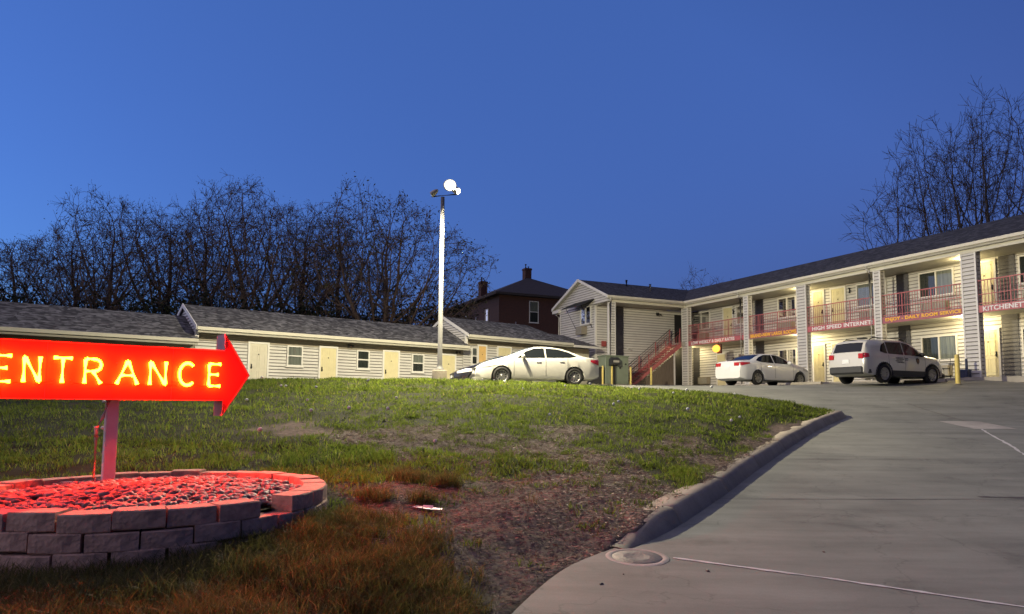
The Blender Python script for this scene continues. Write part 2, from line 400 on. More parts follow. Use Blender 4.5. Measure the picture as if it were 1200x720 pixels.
def bare(x, y):
    """0 = full lawn, 1 = bare soil"""
    b = np.zeros_like(x)
    for cx, cy, rx, ry, k in ((-1.5, 11.6, 2.5, 1.25, 1.0), (.3, 10.7, 1.7, 1.0, .95), (.1, 7.6, 1.6, 2.0, 1.5), (-.5, 9.6, 1.6, .8, .8), (1.6, 8.9, 1.1, 1.3, 1.2), (.3, 5.6, .75, 1.0, 1.3), (1.4, 12.4, 1.4, .9, .8), (-1.35, 7.2, .45, 1.0, .8), (3.2, 11.6, 1.2, 1.2, .95)):
        b = np.maximum(b, k * np.exp(-(((x - cx) / rx) ** 2 + ((y - cy) / ry) ** 2)))
    dk = x - xl(y)
    b = np.maximum(b, np.clip(1.2 + dk / .75, 0, 1) * (y < 17))
    n = fbm(x, y, 1.3, 3)
    return np.clip((b - .40 + (n - .5) * 1.5) * 2.6, 0, 1)

# near terrain sheet
ys = [-8.0]
while ys[-1] < 60: ys.append(ys[-1] + max(.09, abs(ys[-1]) * .016 if ys[-1] > 2 else .5))
ys = np.array(ys)
xs = np.unique(np.r_[np.arange(-60, -14, 1.6), np.arange(-14, -6, .25), np.arange(-6, 4, .085), np.arange(4, 11, .2), np.arange(11, 60, 1.5)])
XX, YY = np.meshgrid(xs, ys)
ZZ = ground_z(XX, YY)
bb = bare(XX, YY)
ZZ += np.where(XX < xl(YY) - .1, (fbm(XX, YY, 5.0, 5) - .5) * .05 + (fbm(XX, YY, 1.1, 6) - .5) * .10 + (fbm(XX, YY, 9, 8) - .5) * .055 * bb, 0)
bedd = np.hypot(XX - BED[0], YY - BED[1])
ZZ = np.where(bedd < BED[2] - .08, np.minimum(ZZ, -1.0), ZZ)
ny, nx = XX.shape
idx = np.arange(ny * nx).reshape(ny, nx)
Q = np.stack([idx[:-1, :-1], idx[:-1, 1:], idx[1:, 1:], idx[1:, :-1]], -1).reshape(-1, 4)
def soilmat():
    m, nt, b = newmat('lawn_soil'); L = nt.links.new
    at = N(nt, 'ShaderNodeAttribute', attribute_name='tint'); tc = N(nt, 'ShaderNodeTexCoord')
    n1 = N(nt, 'ShaderNodeTexNoise', Scale=14.0, Detail=8.0, Roughness=.7); L(tc.outputs['Object'], n1.inputs['Vector'])
    n2 = N(nt, 'ShaderNodeTexNoise', Scale=70.0, Detail=4.0); L(tc.outputs['Object'], n2.inputs['Vector'])
    r1 = N(nt, 'ShaderNodeValToRGB'); r1.color_ramp.elements[0].position = .3; r1.color_ramp.elements[1].position = .7
    r1.color_ramp.elements[0].color = (.070, .050, .039, 1); r1.color_ramp.elements[1].color = (.26, .20, .155, 1); L(n1.outputs['Fac'], r1.inputs[0])
    r2 = N(nt, 'ShaderNodeValToRGB'); r2.color_ramp.elements[0].color = (.018, .020, .008, 1); r2.color_ramp.elements[1].color = (.045, .05, .016, 1); L(n2.outputs['Fac'], r2.inputs[0])
    mx = N(nt, 'ShaderNodeMix', data_type='RGBA'); L(at.outputs['Fac'], mx.inputs[0]); L(r2.outputs[0], mx.inputs[6]); L(r1.outputs[0], mx.inputs[7])
    L(mx.outputs[2], b.inputs['Base Color']); b.inputs['Roughness'].default_value = .95; b.inputs['Specular IOR Level'].default_value = .2
    bp = N(nt, 'ShaderNodeBump', Strength=.8, Distance=.03); L(n1.outputs['Fac'], bp.inputs['Height']); L(bp.outputs[0], b.inputs['Normal'])
    return m
M['soil'] = soilmat()
V = np.c_[XX.ravel(), YY.ravel(), ZZ.ravel()]
# skirt to the horizon
g = mesh_np('ground', V, Q, mats=[M['soil']], smooth=True, attr=bb.ravel()); tag(g, kind='structure')
far = MB()
for a in ((-800, -800, 800, -8), (-800, 60, 800, 900), (-800, -8, -60, 60), (60, -8, 800, 60)):
    zz = -1.6 if a[3] < 0 else .6
    far.quad((a[0], a[1], zz), (a[2], a[1], zz), (a[2], a[3], zz), (a[0], a[3], zz))
tag(far.build('terrain', M['soil']), kind='structure')

# paving: rows follow the kerb line exactly
py_ = []; y = -8.0
while y < 56: py_.append(y); y += .22 if y < 28 else .8
u = np.r_[np.linspace(0, 1, 16)[:-1] * .06, np.linspace(.06, 1, 44)]
PV = []
for y in py_:
    x0 = float(xl(y)) if y < 27 else -40.0
    for uu in u: PV.append((x0 + (34 - x0) * uu, y))
PV = np.array(PV); pz = PAVE(PV[:, 0], PV[:, 1])
nu = len(u); nr = len(py_); idx = np.arange(nr * nu).reshape(nr, nu)
Qp = np.stack([idx[:-1, :-1], idx[:-1, 1:], idx[1:, 1:], idx[1:, :-1]], -1).reshape(-1, 4)
tag(mesh_np('driveway', np.c_[PV, pz], Qp, mats=[M['concrete']], smooth=True), kind='structure')
def pave_pt(x, y, dz=0): return Vector((x, y, float(PAVE(x, y)) + dz))

# kerb: a rounded concrete upstand swept along the edge
kv = []; kf = []
JN = [8.1, 9.9, 11.8, 13.7, 15.6, 17.5]
kys = np.sort(np.r_[np.linspace(6.95, 19.9, 90), np.linspace(20.0, 21.6, 14), [j + k for j in JN for k in (-.016, -.008, 0, .008, .016)]])
for i, y in enumerate(kys):
    x = float(xl(y)); dx = float(xl(y + .15) - xl(y - .15)); t = Vector((dx, .3, 0)).normalized(); nrm = Vector((t.y, -t.x, 0))
    e = min(1, max(0, (y - 6.9) / .85)); e = e * e * (3 - 2 * e); h = (.015 + (KH - .015) * e) * (1 - .72 * max(0, min(1, (y - 19.2) / 1.2)))
    h *= 1 + .10 * math.sin(y * 2.3) * .4
    jd = min(abs(y - j) for j in JN); h -= .022 if jd < .009 else 0; ins = .020 if jd < .009 else 0; h += random.uniform(-.006, .004)
    w = .30 * (.85 + .15 * math.sin(y * 1.7))
    zb = float(PAVE(x + .1, y))
    for (o, z) in ((.14 - ins, -.05), (.13 - ins, .0), (.05 - ins, h * .72), (.02 - ins + random.uniform(-.006, .004), h * .93), (-.04, h), (-w, h - .012), (-w - .02, h - .2)):
        kv.append(Vector((x, y, zb)) + nrm * o + Vector((0, 0, z)))
n7 = 7
kf = [(i * n7 + k, i * n7 + k + 1, (i + 1) * n7 + k + 1, (i + 1) * n7 + k) for i in range(len(kys) - 1) for k in range(n7 - 1)]
kf.append(tuple(range(n7)))
kb = MB(); kb.add(kv, kf, 0, True); tag(kb.build('kerb', M['kerbc']), kind='structure')

# joints, patch and stains in the concrete
def strip(pts, w, dz=.006, jitter=.0):
    mb = MB(); P = []
    fine = []
    for (a, b) in zip(pts[:-1], pts[1:]):
        for k in range(14): fine.append((a[0] + (b[0] - a[0]) * k / 14, a[1] + (b[1] - a[1]) * k / 14))
    fine.append(pts[-1])
    for i, (x, y) in enumerate(fine):
        a = fine[max(i - 1, 0)]; b = fine[min(i + 1, len(fine) - 1)]; t = Vector((b[0] - a[0], b[1] - a[1])).normalized()
        ww = w * (1 + random.uniform(-.5, .5)); jx = random.uniform(-jitter, jitter)
        for sgn in (-1, 1):
            q = (x - t.y * ww * sgn * .5 + jx, y + t.x * ww * sgn * .5); P.append(pave_pt(q[0], q[1], dz))
    mb.add(P, [(2 * i, 2 * i + 1, 2 * i + 3, 2 * i + 2) for i in range(len(fine) - 1)]); return mb
tag(strip([(1.55, 6.62), (2.7, 6.05), (3.95, 5.3), (5.4, 4.5)], .042, .005, .012).build('driveway_joint', M['seal']), kind='structure')
tag(strip([(11.7, 17.1), (10.7, 14.9), (9.55, 12.6), (8.3, 10.7), (7.6, 9.8)], .06, .005, .02).build('driveway_joint', M['seal']), kind='structure')
tag(strip([(12.3, 18.6), (12.5, 20.4), (12.7, 22.0)], .03, .005, .01).build('driveway_joint', M['iron']), kind='structure')
tag(strip([(6.5, 9.65), (7.0, 9.6), (7.5, 9.62)], .05, .005, .01).build('driveway_crack', M['iron']), kind='structure')
for yy in (9.4, 12.6, 16.2):
    tag(strip([(float(xl(yy)) + .15, yy), (9, yy + .15), (18, yy + .1)], .014, .004).build('driveway_joint', M['iron']), kind='structure')
pt = MB()
gx = np.linspace(11.55, 12.65, 6); gy = np.linspace(17.15, 18.55, 6)
P = [pave_pt(x, y, .006) for y in gy for x in gx]
pt.add(P, [(j * 6 + i, j * 6 + i + 1, (j + 1) * 6 + i + 1, (j + 1) * 6 + i) for j in range(5) for i in range(5)])
tag(pt.build('concrete_patch', M['patch']), kind='structure')

# manhole
mh = thing('manhole_cover', 'round iron manhole cover in a concrete ring at the low end of the kerb', 'manhole cover', pave_pt(1.2, 6.62, .0)); mh.rotation_euler = (math.atan(.055), 0, 0); mh.scale = (1.12, 1.12, 1)
M['lid'] = mat('worn_iron_lid', (.15, .13, .115), .6, metal=.1, var=.35, scale=16, bump=.4)
m1 = MB(); m1.lathe([(.215, .004), (.228, .009), (.252, .009), (.27, .002)], n=32); m1.build('ring', M['patch'], mh)
m2 = MB(); m2.lathe([(0.0001, .006), (.09, .006), (.10, .009), (.12, .009), (.13, .006), (.205, .006), (.212, .001)], n=32); m2.build('lid', M['lid'], mh)

# ------------------------------------------------------------------ grass
def blades(name, x, y, z, h, w, lean, tint, mat_):
    n = len(x); a = RNG.random(n) * 2 * PI; la = RNG.random(n) * 2 * PI
    dx, dy = np.cos(a), np.sin(a); lx, ly = np.cos(la) * lean, np.sin(la) * lean
    Vb = np.zeros((n, 5, 3), np.float32)
    base = np.c_[x, y, z - .01]
    for k, (sx, hh, ll) in enumerate(((-.5, 0, 0), (.5, 0, 0), (.36, .55, .3), (-.36, .55, .3), (0, 1, 1))):
        Vb[:, k, 0] = base[:, 0] + dx * w * sx + lx * h * ll
        Vb[:, k, 1] = base[:, 1] + dy * w * sx + ly * h * ll
        Vb[:, k, 2] = base[:, 2] + h * hh * (1 - .35 * lean * ll)
    i = np.arange(n) * 5
    q = np.c_[i, i + 1, i + 2, i + 3]; t = np.c_[i + 3, i + 2, i + 4]
    return mesh_np(name, Vb.reshape(-1, 3), q, t, [mat_], attr=np.repeat(tint, 5))
def scatter(n, x0, x1, y0, y1, keep):
    x = RNG.uniform(x0, x1, n); y = RNG.uniform(y0, y1, n)
    m = (x < xl(y) - .16) & (np.hypot(x - BED[0], y - BED[1]) > BED[2] + .02)
    x, y = x[m], y[m]; k = RNG.random(len(x)) < keep(x, y); return x[k], y[k]
zi = lambda x, y: ground_z(x, y) + (fbm(x, y, 5.0, 5) - .5) * .05 + (fbm(x, y, 1.1, 6) - .5) * .10
M['grass'] = leafmat('lawn_grass', (.036, .050, .010), (.120, .155, .026), .60, (.19, .16, .07), 2.1)
M['grass_dry'] = leafmat('long_grass', (.044, .046, .014), (.135, .116, .040), .45, (.26, .18, .09), 1.5)
def lawn_keep(x, y): return np.clip(1 - bare(x, y), 0, 1) * np.clip(.10 + 2.6 * (.55 * fbm(x, y, 2.4, 11) + .45 * fbm(x, y, 7.0, 12) - .33), .04, 1)
X1, Y1 = [], []
for (n, a) in ((150000, (-13, 10, 9, 18)), (190000, (-17, 10, 17, 26)), (90000, (-9, 3.5, 6, 10.5))):
    x, y = scatter(n, *a, lawn_keep); X1.append(x); Y1.append(y)
x = np.concatenate(X1); y = np.concatenate(Y1); n = len(x)
cl = fbm(x, y, 1.9, 21); h = (.04 + .085 * RNG.random(n)) * (.35 + 1.4 * cl) * (.84 + .06 * (y > 17))
w = .007 + .00055 * y; tint = np.clip(.15 + .6 * fbm(x, y, .8, 23) + RNG.normal(0, .16, n), 0, 1)
tint = np.where(RNG.random(n) < .05, .97, np.minimum(tint, .8))
lawn = blades('lawn_grass', x, y, zi(x, y), h, w, .25 + .55 * RNG.random(n), tint, M['grass']); tag(lawn, 'green clumpy lawn grass covering the mound', 'grass', kind='stuff')
# long unmown grass round the planter and tufts in the bare soil
def tuft_keep(x, y):
    k = np.zeros_like(x)
    d = np.hypot(x - BED[0], y - BED[1]) - BED[2]
    k = np.maximum(k, ((y < 6.9) & (d < 1.25)) * np.clip(1.15 - d / 1.3, 0, 1))
    k = np.maximum(k, np.clip((6.1 - y) * 1.5, 0, 1) * np.clip((-.35 - x - 1.1 * (fbm(x, y, 1.2, 77) - .5)) * 1.6, 0, 1) * .9)
    for cx, cy, r in ((-1.0, 5.5, .55), (-.95, 4.9, .5), (-.35, 4.75, .38), (-1.55, 5.7, .5), (-.75, 6.2, .3), (-1.45, 7.6, .25), (-1.25, 8.6, .28), (-.6, 5.2, .4), (-1.6, 4.6, .7), (.05, 4.4, .3), (-2.4, 4.4, .8), (-1.0, 7.6, .18), (-.85, 8.4, .2)):
        k = np.maximum(k, np.exp(-((x - cx) ** 2 + (y - cy) ** 2) / r ** 2))
    return np.clip((k - .25 + (fbm(x, y, 3.5, 31) - .5) * .9) * 2.2, 0, 1)
x, y = scatter(210000, -6.5, .8, 3.4, 9.2, tuft_keep); n = len(x)
h = (.07 + .17 * RNG.random(n)) * (.5 + .9 * fbm(x, y, 4.0, 33)); tint = np.clip(.1 + .8 * fbm(x, y, 2.2, 35) + RNG.normal(0, .2, n), 0, 1)
long_g = blades('long_grass', x, y, zi(x, y), h, .0055 + .003 * RNG.random(n), .3 + .75 * RNG.random(n), tint, M['grass_dry']); tag(long_g, 'long dry grass growing round the block planter', 'grass', kind='stuff')
# small clumps growing in the bare soil
cx = RNG.uniform(-3.2, 5.6, 1100); cy = RNG.uniform(6.2, 15.5, 1100)
kk = (cx < xl(cy) - .25) & (np.hypot(cx - BED[0], cy - BED[1]) > BED[2] + .2) & (RNG.random(1100) < np.clip((cy - 6.8) / 4.5, .05, .8)); cx, cy = cx[kk], cy[kk]
m = 48; x = (cx[:, None] + RNG.normal(0, .075, (len(cx), m))).ravel(); y = (cy[:, None] + RNG.normal(0, .075, (len(cx), m))).ravel()
k = x < xl(y) - .15; x, y = x[k], y[k]; n = len(x)
clumps = blades('grass_clumps', x, y, zi(x, y), .03 + .075 * RNG.random(n), .008 + .004 * RNG.random(n), .4 + .6 * RNG.random(n), np.clip(RNG.normal(.4, .2, n), 0, .8), M['grass']); tag(clumps, 'small green grass clumps in the bare soil', 'grass', kind='stuff')
# dead clippings lying on the soil
x = RNG.uniform(-3, 5.5, 90000); y = RNG.uniform(4, 14, 90000); k = (x < xl(y) - .05) & (bare(x, y) > .5) & (RNG.random(90000) < .8) & (np.hypot(x - BED[0], y - BED[1]) > BED[2] + .05); x, y = x[k], y[k]; n = len(x)
a = RNG.random(n) * 2 * PI; l = .025 + .07 * RNG.random(n); zz = zi(x, y) + .012
zr = RNG.uniform(0, .025, n); P = np.stack([np.c_[x, y, zz], np.c_[x - np.sin(a) * .009, y + np.cos(a) * .009, zz + .006], np.c_[x + np.cos(a) * l, y + np.sin(a) * l, zz + zr]], 1)
i = np.arange(n) * 3
straw = mesh_np('dead_grass', P.reshape(-1, 3), None, np.c_[i, i + 1, i + 2], [leafmat('straw', (.08, .06, .045), (.36, .29, .22), .2)], attr=np.repeat(RNG.random(n), 3)); tag(straw, 'dry dead grass clippings scattered on the bare soil', 'straw', kind='stuff')

# dandelions
dm = MB(); dm.tube([(0, 0, 0), (.006, .004, .07), (.004, .0, .13)], .0025, 5, 0); dm.ellipsoid((.004, 0, .145), (.024, .024, .022), 10, 7, 1)
M['stem'] = mat('stem', (.09, .10, .04), .7, var=.1); M['puff'] = mat('seed_head', (.72, .72, .68), .9, var=.08, scale=60)
d0 = None
spots = []
while len(spots) < 46:
    yy = 9.5 + 10.2 * random.random() ** .7; xx = random.uniform(-.66 * yy, .34 * yy)
    if xx < float(xl(yy)) - 1.0 and float(bare(np.array([xx]), np.array([yy]))[0]) < .3: spots.append((xx, yy))
for i, (xx, yy) in enumerate(spots):
    if d0 is None: d0 = dm.build('dandelion', [M['stem'], M['puff']]); o = d0
    else: o = d0.copy(); COL.objects.link(o)
    tag(o, 'white dandelion seed head standing in the lawn grass', 'dandelion', 'dandelion seed heads dotted over the lawn')
    o.location = (xx, yy, float(zi(np.array([xx]), np.array([yy]))[0]) + random.uniform(-.04, .02)); o.rotation_euler = (random.uniform(-.3, .3), random.uniform(-.3, .3), random.uniform(0, 6)); s = random.uniform(1.05, 1.6); o.scale = (s, s, s)
# litter
lm = MB(); pts = [(-.16, -.03), (.02, -.05), (.17, -.035), (.16, .03), (.05, .045), (-.14, .03)]
lm.prism([(p[0], p[1], .015 + .02 * abs(p[0])) for p in pts], (0, 0, .006))
lm.quad((-.05, -.045, .03), (.08, -.04, .03), (.07, -.02, .055), (-.04, -.02, .05))
lo = lm.build('paper_scrap', M['white']); lx, ly = -.88, 7.35
lo.location = (lx, ly, float(zi(np.array([lx]), np.array([ly]))[0]) + .015); lo.rotation_euler = (.05, .05, R(-14)); tag(lo, 'white scrap of paper lying on the bare soil', 'litter')
# pebbles / debris on the drive
lf = MB(); lf.ellipsoid((0, 0, .006), (.03, .018, .012), 7, 5)
l0 = None
for (xx, yy) in ((.98, 6.05), (.75, 5.75), (1.75, 6.2), (3.1, 6.9)):
    if l0 is None: l0 = lf.build('dead_leaf', M['iron']); o = l0
    else: o = l0.copy(); COL.objects.link(o)
    o.location = pave_pt(xx, yy, .0); o.rotation_euler = (0, 0, random.uniform(0, 6)); s = random.uniform(.4, .9); o.scale = (s, s, s)
    tag(o, 'small dark crumpled leaf lying on the concrete driveway', 'leaf', 'dark leaves on the driveway')

# ------------------------------------------------------------------ ring planter
ring = thing('block_planter', 'round raised planter of stacked grey retaining wall blocks filled with river stones', 'planter', (BED[0], BED[1], -1.40))
ZT = -.85; BH = .15; NB = 28
def block_mesh(seed):
    rr = random.Random(seed); ro = BED[2]; ri = ro - .24; half = PI / NB - .0045
    mb = MB(); vs = []; seg = 3
    for z in (0, .012, BH - .014, BH - .003):
        ins = .010 if z in (0, BH - .003) else 0
        for k in range(seg + 1):
            t = -half + 2 * half * k / seg; j = rr.uniform(-.006, .006) if 0 < k < seg else rr.uniform(-.012, -.002)
            vs.append(((ro - ins + j) * math.cos(t * (1 - ins)), (ro - ins + j) * math.sin(t * (1 - ins)), z))
        for k in range(seg, -1, -1):
            t = -half + 2 * half * k / seg; vs.append((ri * math.cos(t), ri * math.sin(t), z))
    n = 2 * (seg + 1); fs = [tuple(range(n - 1, -1, -1)), tuple(range(3 * n, 4 * n))]
    for l in range(3):
        for k in range(n): fs.append((l * n + k, l * n + (k + 1) % n, (l + 1) * n + (k + 1) % n, (l + 1) * n + k))
    return mb.add(vs, fs)
protos = [block_mesh(i).build('block', M['block'], ring) for i in range(5)]
used = set(); c = 0
for course in range(3):
    for k in range(NB):
        th = 2 * PI * (k + (.5 if course % 2 else 0)) / NB
        a = (math.degrees(th) + 360) % 360
        if course == 0 and 330 < a < 343: continue          # one cap block is missing, front right
        p = protos[c % 5]; c += 1
        if p.name not in used: o = p; used.add(p.name)
        else: o = p.copy(); COL.objects.link(o); o.parent = ring
        o.rotation_euler = (random.uniform(-.008, .008), random.uniform(-.008, .008), th + random.uniform(-.006, .006))
        rad = random.uniform(-.012, .012) + course * .012
        o.location = (rad * math.cos(th), rad * math.sin(th), ZT - BH * (course + 1) + 1.40 + random.uniform(-.004, .004))
# river stones
import bmesh
bm = bmesh.new(); bmesh.ops.create_icosphere(bm, subdivisions=2, radius=1); iv = np.array([v.co[:] for v in bm.verts]); itr = np.array([[v.index for v in f.verts] for f in bm.faces]); bm.free()
nS = 2600; rr = np.sqrt(RNG.random(nS)) * (BED[2] - .27); aa = RNG.random(nS) * 2 * PI
sx = BED[0] + rr * np.cos(aa); sy = BED[1] + rr * np.sin(aa); sc = RNG.uniform(.022, .052, nS)
sz = -.935 + .055 * (1 - (rr / 1.45) ** 2) + RNG.uniform(-.02, .022, nS)
rot = RNG.random(nS) * 2 * PI; el = RNG.uniform(.75, 1.35, nS); fl = RNG.uniform(.45, .8, nS); tl = RNG.normal(0, .25, nS)
vx = iv[None, :, 0] * (sc * el)[:, None]; vy = iv[None, :, 1] * (sc / el ** .5)[:, None]; vz = iv[None, :, 2] * (sc * fl)[:, None]
wob = 1 + .12 * np.sin(iv[None, :, 0] * 3 + rot[:, None] * 5) * np.cos(iv[None, :, 1] * 4 + rot[:, None])
vx, vy, vz = vx * wob, vy * wob, vz * wob
vz, vx = vz * np.cos(tl)[:, None] + vx * np.sin(tl)[:, None], vx * np.cos(tl)[:, None] - vz * np.sin(tl)[:, None]
c_, s_ = np.cos(rot)[:, None], np.sin(rot)[:, None]
SV = np.stack([vx * c_ - vy * s_ + sx[:, None], vx * s_ + vy * c_ + sy[:, None], vz + sz[:, None]], -1).reshape(-1, 3)
ST = (itr[None] + (np.arange(nS) * len(iv))[:, None, None]).reshape(-1, 3)
m, nt, b = newmat('river_stone'); L = nt.links.new
at = N(nt, 'ShaderNodeAttribute', attribute_name='tint'); r = N(nt, 'ShaderNodeValToRGB')
r.color_ramp.elements[0].color = (.08, .062, .06, 1); r.color_ramp.elements[1].color = (.27, .22, .205, 1); L(at.outputs['Fac'], r.inputs[0]); L(r.outputs[0], b.inputs['Base Color']); b.inputs['Roughness'].default_value = .6
st = mesh_np('river_stones', SV, None, ST, [m], smooth=True, attr=np.repeat(RNG.random(nS), len(iv))); tag(st, 'rounded river stones filling the block planter', 'stones', kind='stuff')
sb = MB(); sb.lathe([(.001, -.955), (BED[2] - .2, -.975)], c=(BED[0], BED[1], 0), n=40); tag(sb.build('planter_soil', M['soil']), 'dark soil under the river stones', 'soil', kind='stuff')

# ------------------------------------------------------------------ the neon arrow sign
SA = R(39.0); SX = Vector((math.cos(SA), math.sin(SA), 0)); SN = Vector((math.sin(SA), -math.cos(SA), 0))
PBX, PBY = -4.5416, 7.80
T2 = .17                                 # half thickness
sign = thing('entrance_sign', 'red arrow shaped neon sign reading ENTRANCE on a post in the stone planter', 'sign', (PBX, PBY, -.90), SA)
# local frame: x along the arrow, y away from the viewer, z up (world z = local z - .90)
zo = .90
Z0, Z1 = .012, .633
def arrow(y0, y1, ins=0.0):
    return [(-1.46 + ins, Z0 + ins), (1.15 + ins * .2, Z0 + ins), (1.15 + ins * .2, -.175 + ins * 2.2), (1.463 - ins * 1.7, .332), (1.15 + ins * .2, .839 - ins * 2.2), (1.15 + ins * .2, Z1 - ins), (-1.46 + ins, Z1 - ins)]
M['signred'] = mat('sign_face_red', (.80, .030, .010), .27, var=.10, scale=3, spec=1.0)
M['signbox'] = mat('sign_cabinet', (.36, .14, .17), .45, var=.12, scale=4)
M['signedge'] = mat('sign_edge', (.55, .10, .08), .4, var=.05)
cab = MB(off=(0, 0, zo)); A_ = arrow(0, 0)
cab.prism([(p[0], -T2 + .012, p[1]) for p in A_], (0, 2 * T2 - .024, 0)); cab.build('cabinet', M['signbox'], sign)
for sgn in (-1, 1):
    fb = MB(off=(0, 0, zo)); f1 = arrow(0, 0, .012)
    y0 = sgn * (T2 - .010); fb.prism([(p[0], y0, p[1]) for p in f1], (0, sgn * .012, 0)); fc = fb.build('face_panel', M['signred'], sign)
    rb = MB(off=(0, 0, zo)); ring_o = arrow(0, 0, 0); ring_i = arrow(0, 0, .013); n = len(ring_o)
    for i in range(n):
        j = (i + 1) % n; ya = sgn * (T2 - .0115); yb = sgn * (T2 + .012)
        a, b_, c_, d_ = ring_o[i], ring_o[j], ring_i[j], ring_i[i]
        rb.add([(a[0], ya, a[1]), (b_[0], ya, b_[1]), (c_[0], ya, c_[1]), (d_[0], ya, d_[1]), (a[0], yb, a[1]), (b_[0], yb, b_[1]), (c_[0], yb, c_[1]), (d_[0], yb, d_[1])],
               [(4, 5, 6, 7), (0, 1, 5, 4), (2, 3, 7, 6)])
    rb.build('edge_trim', M['signedge'], fc)
arcC = [(math.cos(t) * .5 + .5, math.sin(t) * .5 + .5) for t in np.linspace(R(48), R(312), 15)]
GL = {'E': [[(1, 1), (0, 1), (0, 0), (1, 0)], [(0.03, .52), (.82, .52)]], 'N': [[(0, 0), (0, 1), (1, 0), (1, 1)]], 'T': [[(0, 1), (1, 1)], [(.5, .98), (.5, 0)]],
      'R': [[(0, 0), (0, 1), (.6, 1), (.88, .94), (1, .78), (.95, .62), (.75, .51), (0, .49)], [(.5, .48), (1, 0)]], 'A': [[(0, 0), (.5, 1), (1, 0)], [(.21, .37), (.8, .37)]], 'C': [arcC]}
word = [('E', -1.135, -.965), ('N', -.855, -.720), ('T', -.600, -.436), ('R', -.312, -.160), ('A', -.005, .200), ('N', .328, .490), ('C', .636, .815), ('E', .966, 1.095)]
LZ0, LZ1 = .190, .455
M['neon'] = emis('neon_tube', (1.0, .028, .0008), 640.0)
M['neon_fill'] = emis('back_neon_fill', (1.0, .04, .002), 60.0)  # back lettering glow added to throw red light on the grass behind
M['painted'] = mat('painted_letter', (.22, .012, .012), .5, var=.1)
def roundpath(p, rad=.012):
    out = []
    for i, q in enumerate(p):
        if 0 < i < len(p) - 1:
            a = Vector(p[i - 1]) - Vector(q); b = Vector(p[i + 1]) - Vector(q); k = min(rad, a.length * .4, b.length * .4)
            q0 = Vector(q) + a.normalized() * k; q2 = Vector(q) + b.normalized() * k
            for t in (0, .5, 1): out.append(tuple(q0 * (1 - t) ** 2 + Vector(q) * 2 * t * (1 - t) + q2 * t * t))
        else: out.append(q)
    return out
for side in (-1, 1):
    for (ch, a, b_) in word:
        if side == 1: a, b_ = -b_ + .0, -a + .0
        tb = MB(off=(0, 0, zo)); pl = MB(off=(0, 0, zo))
        for st_ in GL[ch]:
            mp = [((a + (b_ - a) * (p[0] if side == -1 else 1 - p[0])), LZ0 + (LZ1 - LZ0) * p[1]) for p in st_]
            rp = roundpath(mp)
            tb.tube([(p[0], side * (T2 + .052), p[1]) for p in rp], .0195, 8)
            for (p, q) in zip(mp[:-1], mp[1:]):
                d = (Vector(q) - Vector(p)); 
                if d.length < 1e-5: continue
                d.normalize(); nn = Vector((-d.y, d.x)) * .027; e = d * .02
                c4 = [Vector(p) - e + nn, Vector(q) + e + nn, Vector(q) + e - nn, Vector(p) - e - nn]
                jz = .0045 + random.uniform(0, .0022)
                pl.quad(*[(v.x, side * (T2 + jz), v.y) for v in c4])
        # stand-off supports
        tb2 = tb.build('neon_letter', M['neon'] if side == -1 else M['neon_fill'], sign)
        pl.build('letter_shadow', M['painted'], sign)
for xx in (-.66, .57):
    sm_ = MB(off=(0, 0, zo)); sm_.box((xx - .003, -T2 - .0035, Z0 + .014), (xx + .003, -T2 - .0015, Z1 - .014)); sm_.build('panel_seam', M['painted'], sign)
sup = MB(off=(0, 0, zo))
for (ch, a, b_) in word:
    for (xx, zz_) in ((a, LZ0 + .03), (b_, LZ0 + .03), (a, LZ1 - .03)): sup.tube([(xx, -T2, zz_), (xx, -T2 - .05, zz_)], .005, 5)
for (p, q) in zip(word[:-1], word[1:]): sup.tube([(p[2], -T2 - .04, LZ0 - .006), (q[1], -T2 - .04, LZ0 - .006)], .006, 5)
sup.build('tube_support', M['black'], sign)
po = MB(); po.box((-.062, -.06, -.15), (.062, .06, Z0 + zo + .004), 0, .008); po.build('post', mat('post_paint', (.62, .60, .60), .5, var=.1, scale=5), sign)
pc = MB(); pc.tube([(-.05, -.10, Z0 + zo), (-.10, -.11, .72), (-.155, -.11, .60), (-.155, -.11, -.12)], .022, 8); pc.tube([(-.155, -.11, .50), (-.155, -.11, .62)], .030, 8); pc.build('conduit', M['steel'], sign)
# ------------------------------------------------------------------ the motel (local: x along the front, y outward, z world - 1.27)
ZB = 1.27
motel = thing('two_storey_motel', 'grey sided L shaped two storey motel with red balconies and banner lettering', 'building', (AX, AY, ZB), ANG)
OFF = (0, 0, -ZB)
def mb(): return MB(OFF)
X_, Y_ = Vector((1, 0, 0)), Vector((0, 1, 0))
S0, S1 = -11.0, 18.66            # front line of the balcony
WY = -1.8                        # room wall
WS = 20.26                       # wall of the short wing behind the stair
YG = 6.05                        # gable end plane
# walls
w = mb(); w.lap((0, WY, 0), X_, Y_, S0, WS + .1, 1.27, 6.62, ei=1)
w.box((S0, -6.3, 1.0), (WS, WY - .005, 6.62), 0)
w.build('front_wall', [M['siding'], M['siding_shade']], motel)
w = mb(); w.lap((WS, 0, 0), Y_, -X_, WY, YG, 1.27, 6.62, ei=1); w.build('wing_wall', [M['siding'], M['siding_shade']], motel)
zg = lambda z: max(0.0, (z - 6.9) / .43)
w = mb(); w.lap((0, YG, 0), X_, Y_, WS, 25.1, 1.27, 8.5, xl=lambda z: WS if z < 6.55 else 18.45 + zg(z), xr=lambda z: 25.1 if z < 6.55 else 25.85 - zg(z), ei=1); w.build('gable_wall', [M['siding'], M['siding_shade']], motel)
w = mb(); w.box((WS + .005, -6.3, 1.0), (25.1, YG - .005, 6.62)); w.build('wing_body', M['siding'], motel)
t = mb(); t.box((WS - .03, YG - .09, 1.27), (WS + .09, YG + .03, 6.6)); t.box((25.02, YG - .05, 1.27), (25.13, YG + .03, 6.6)); t.build('corner_trim', M['trim'], motel)
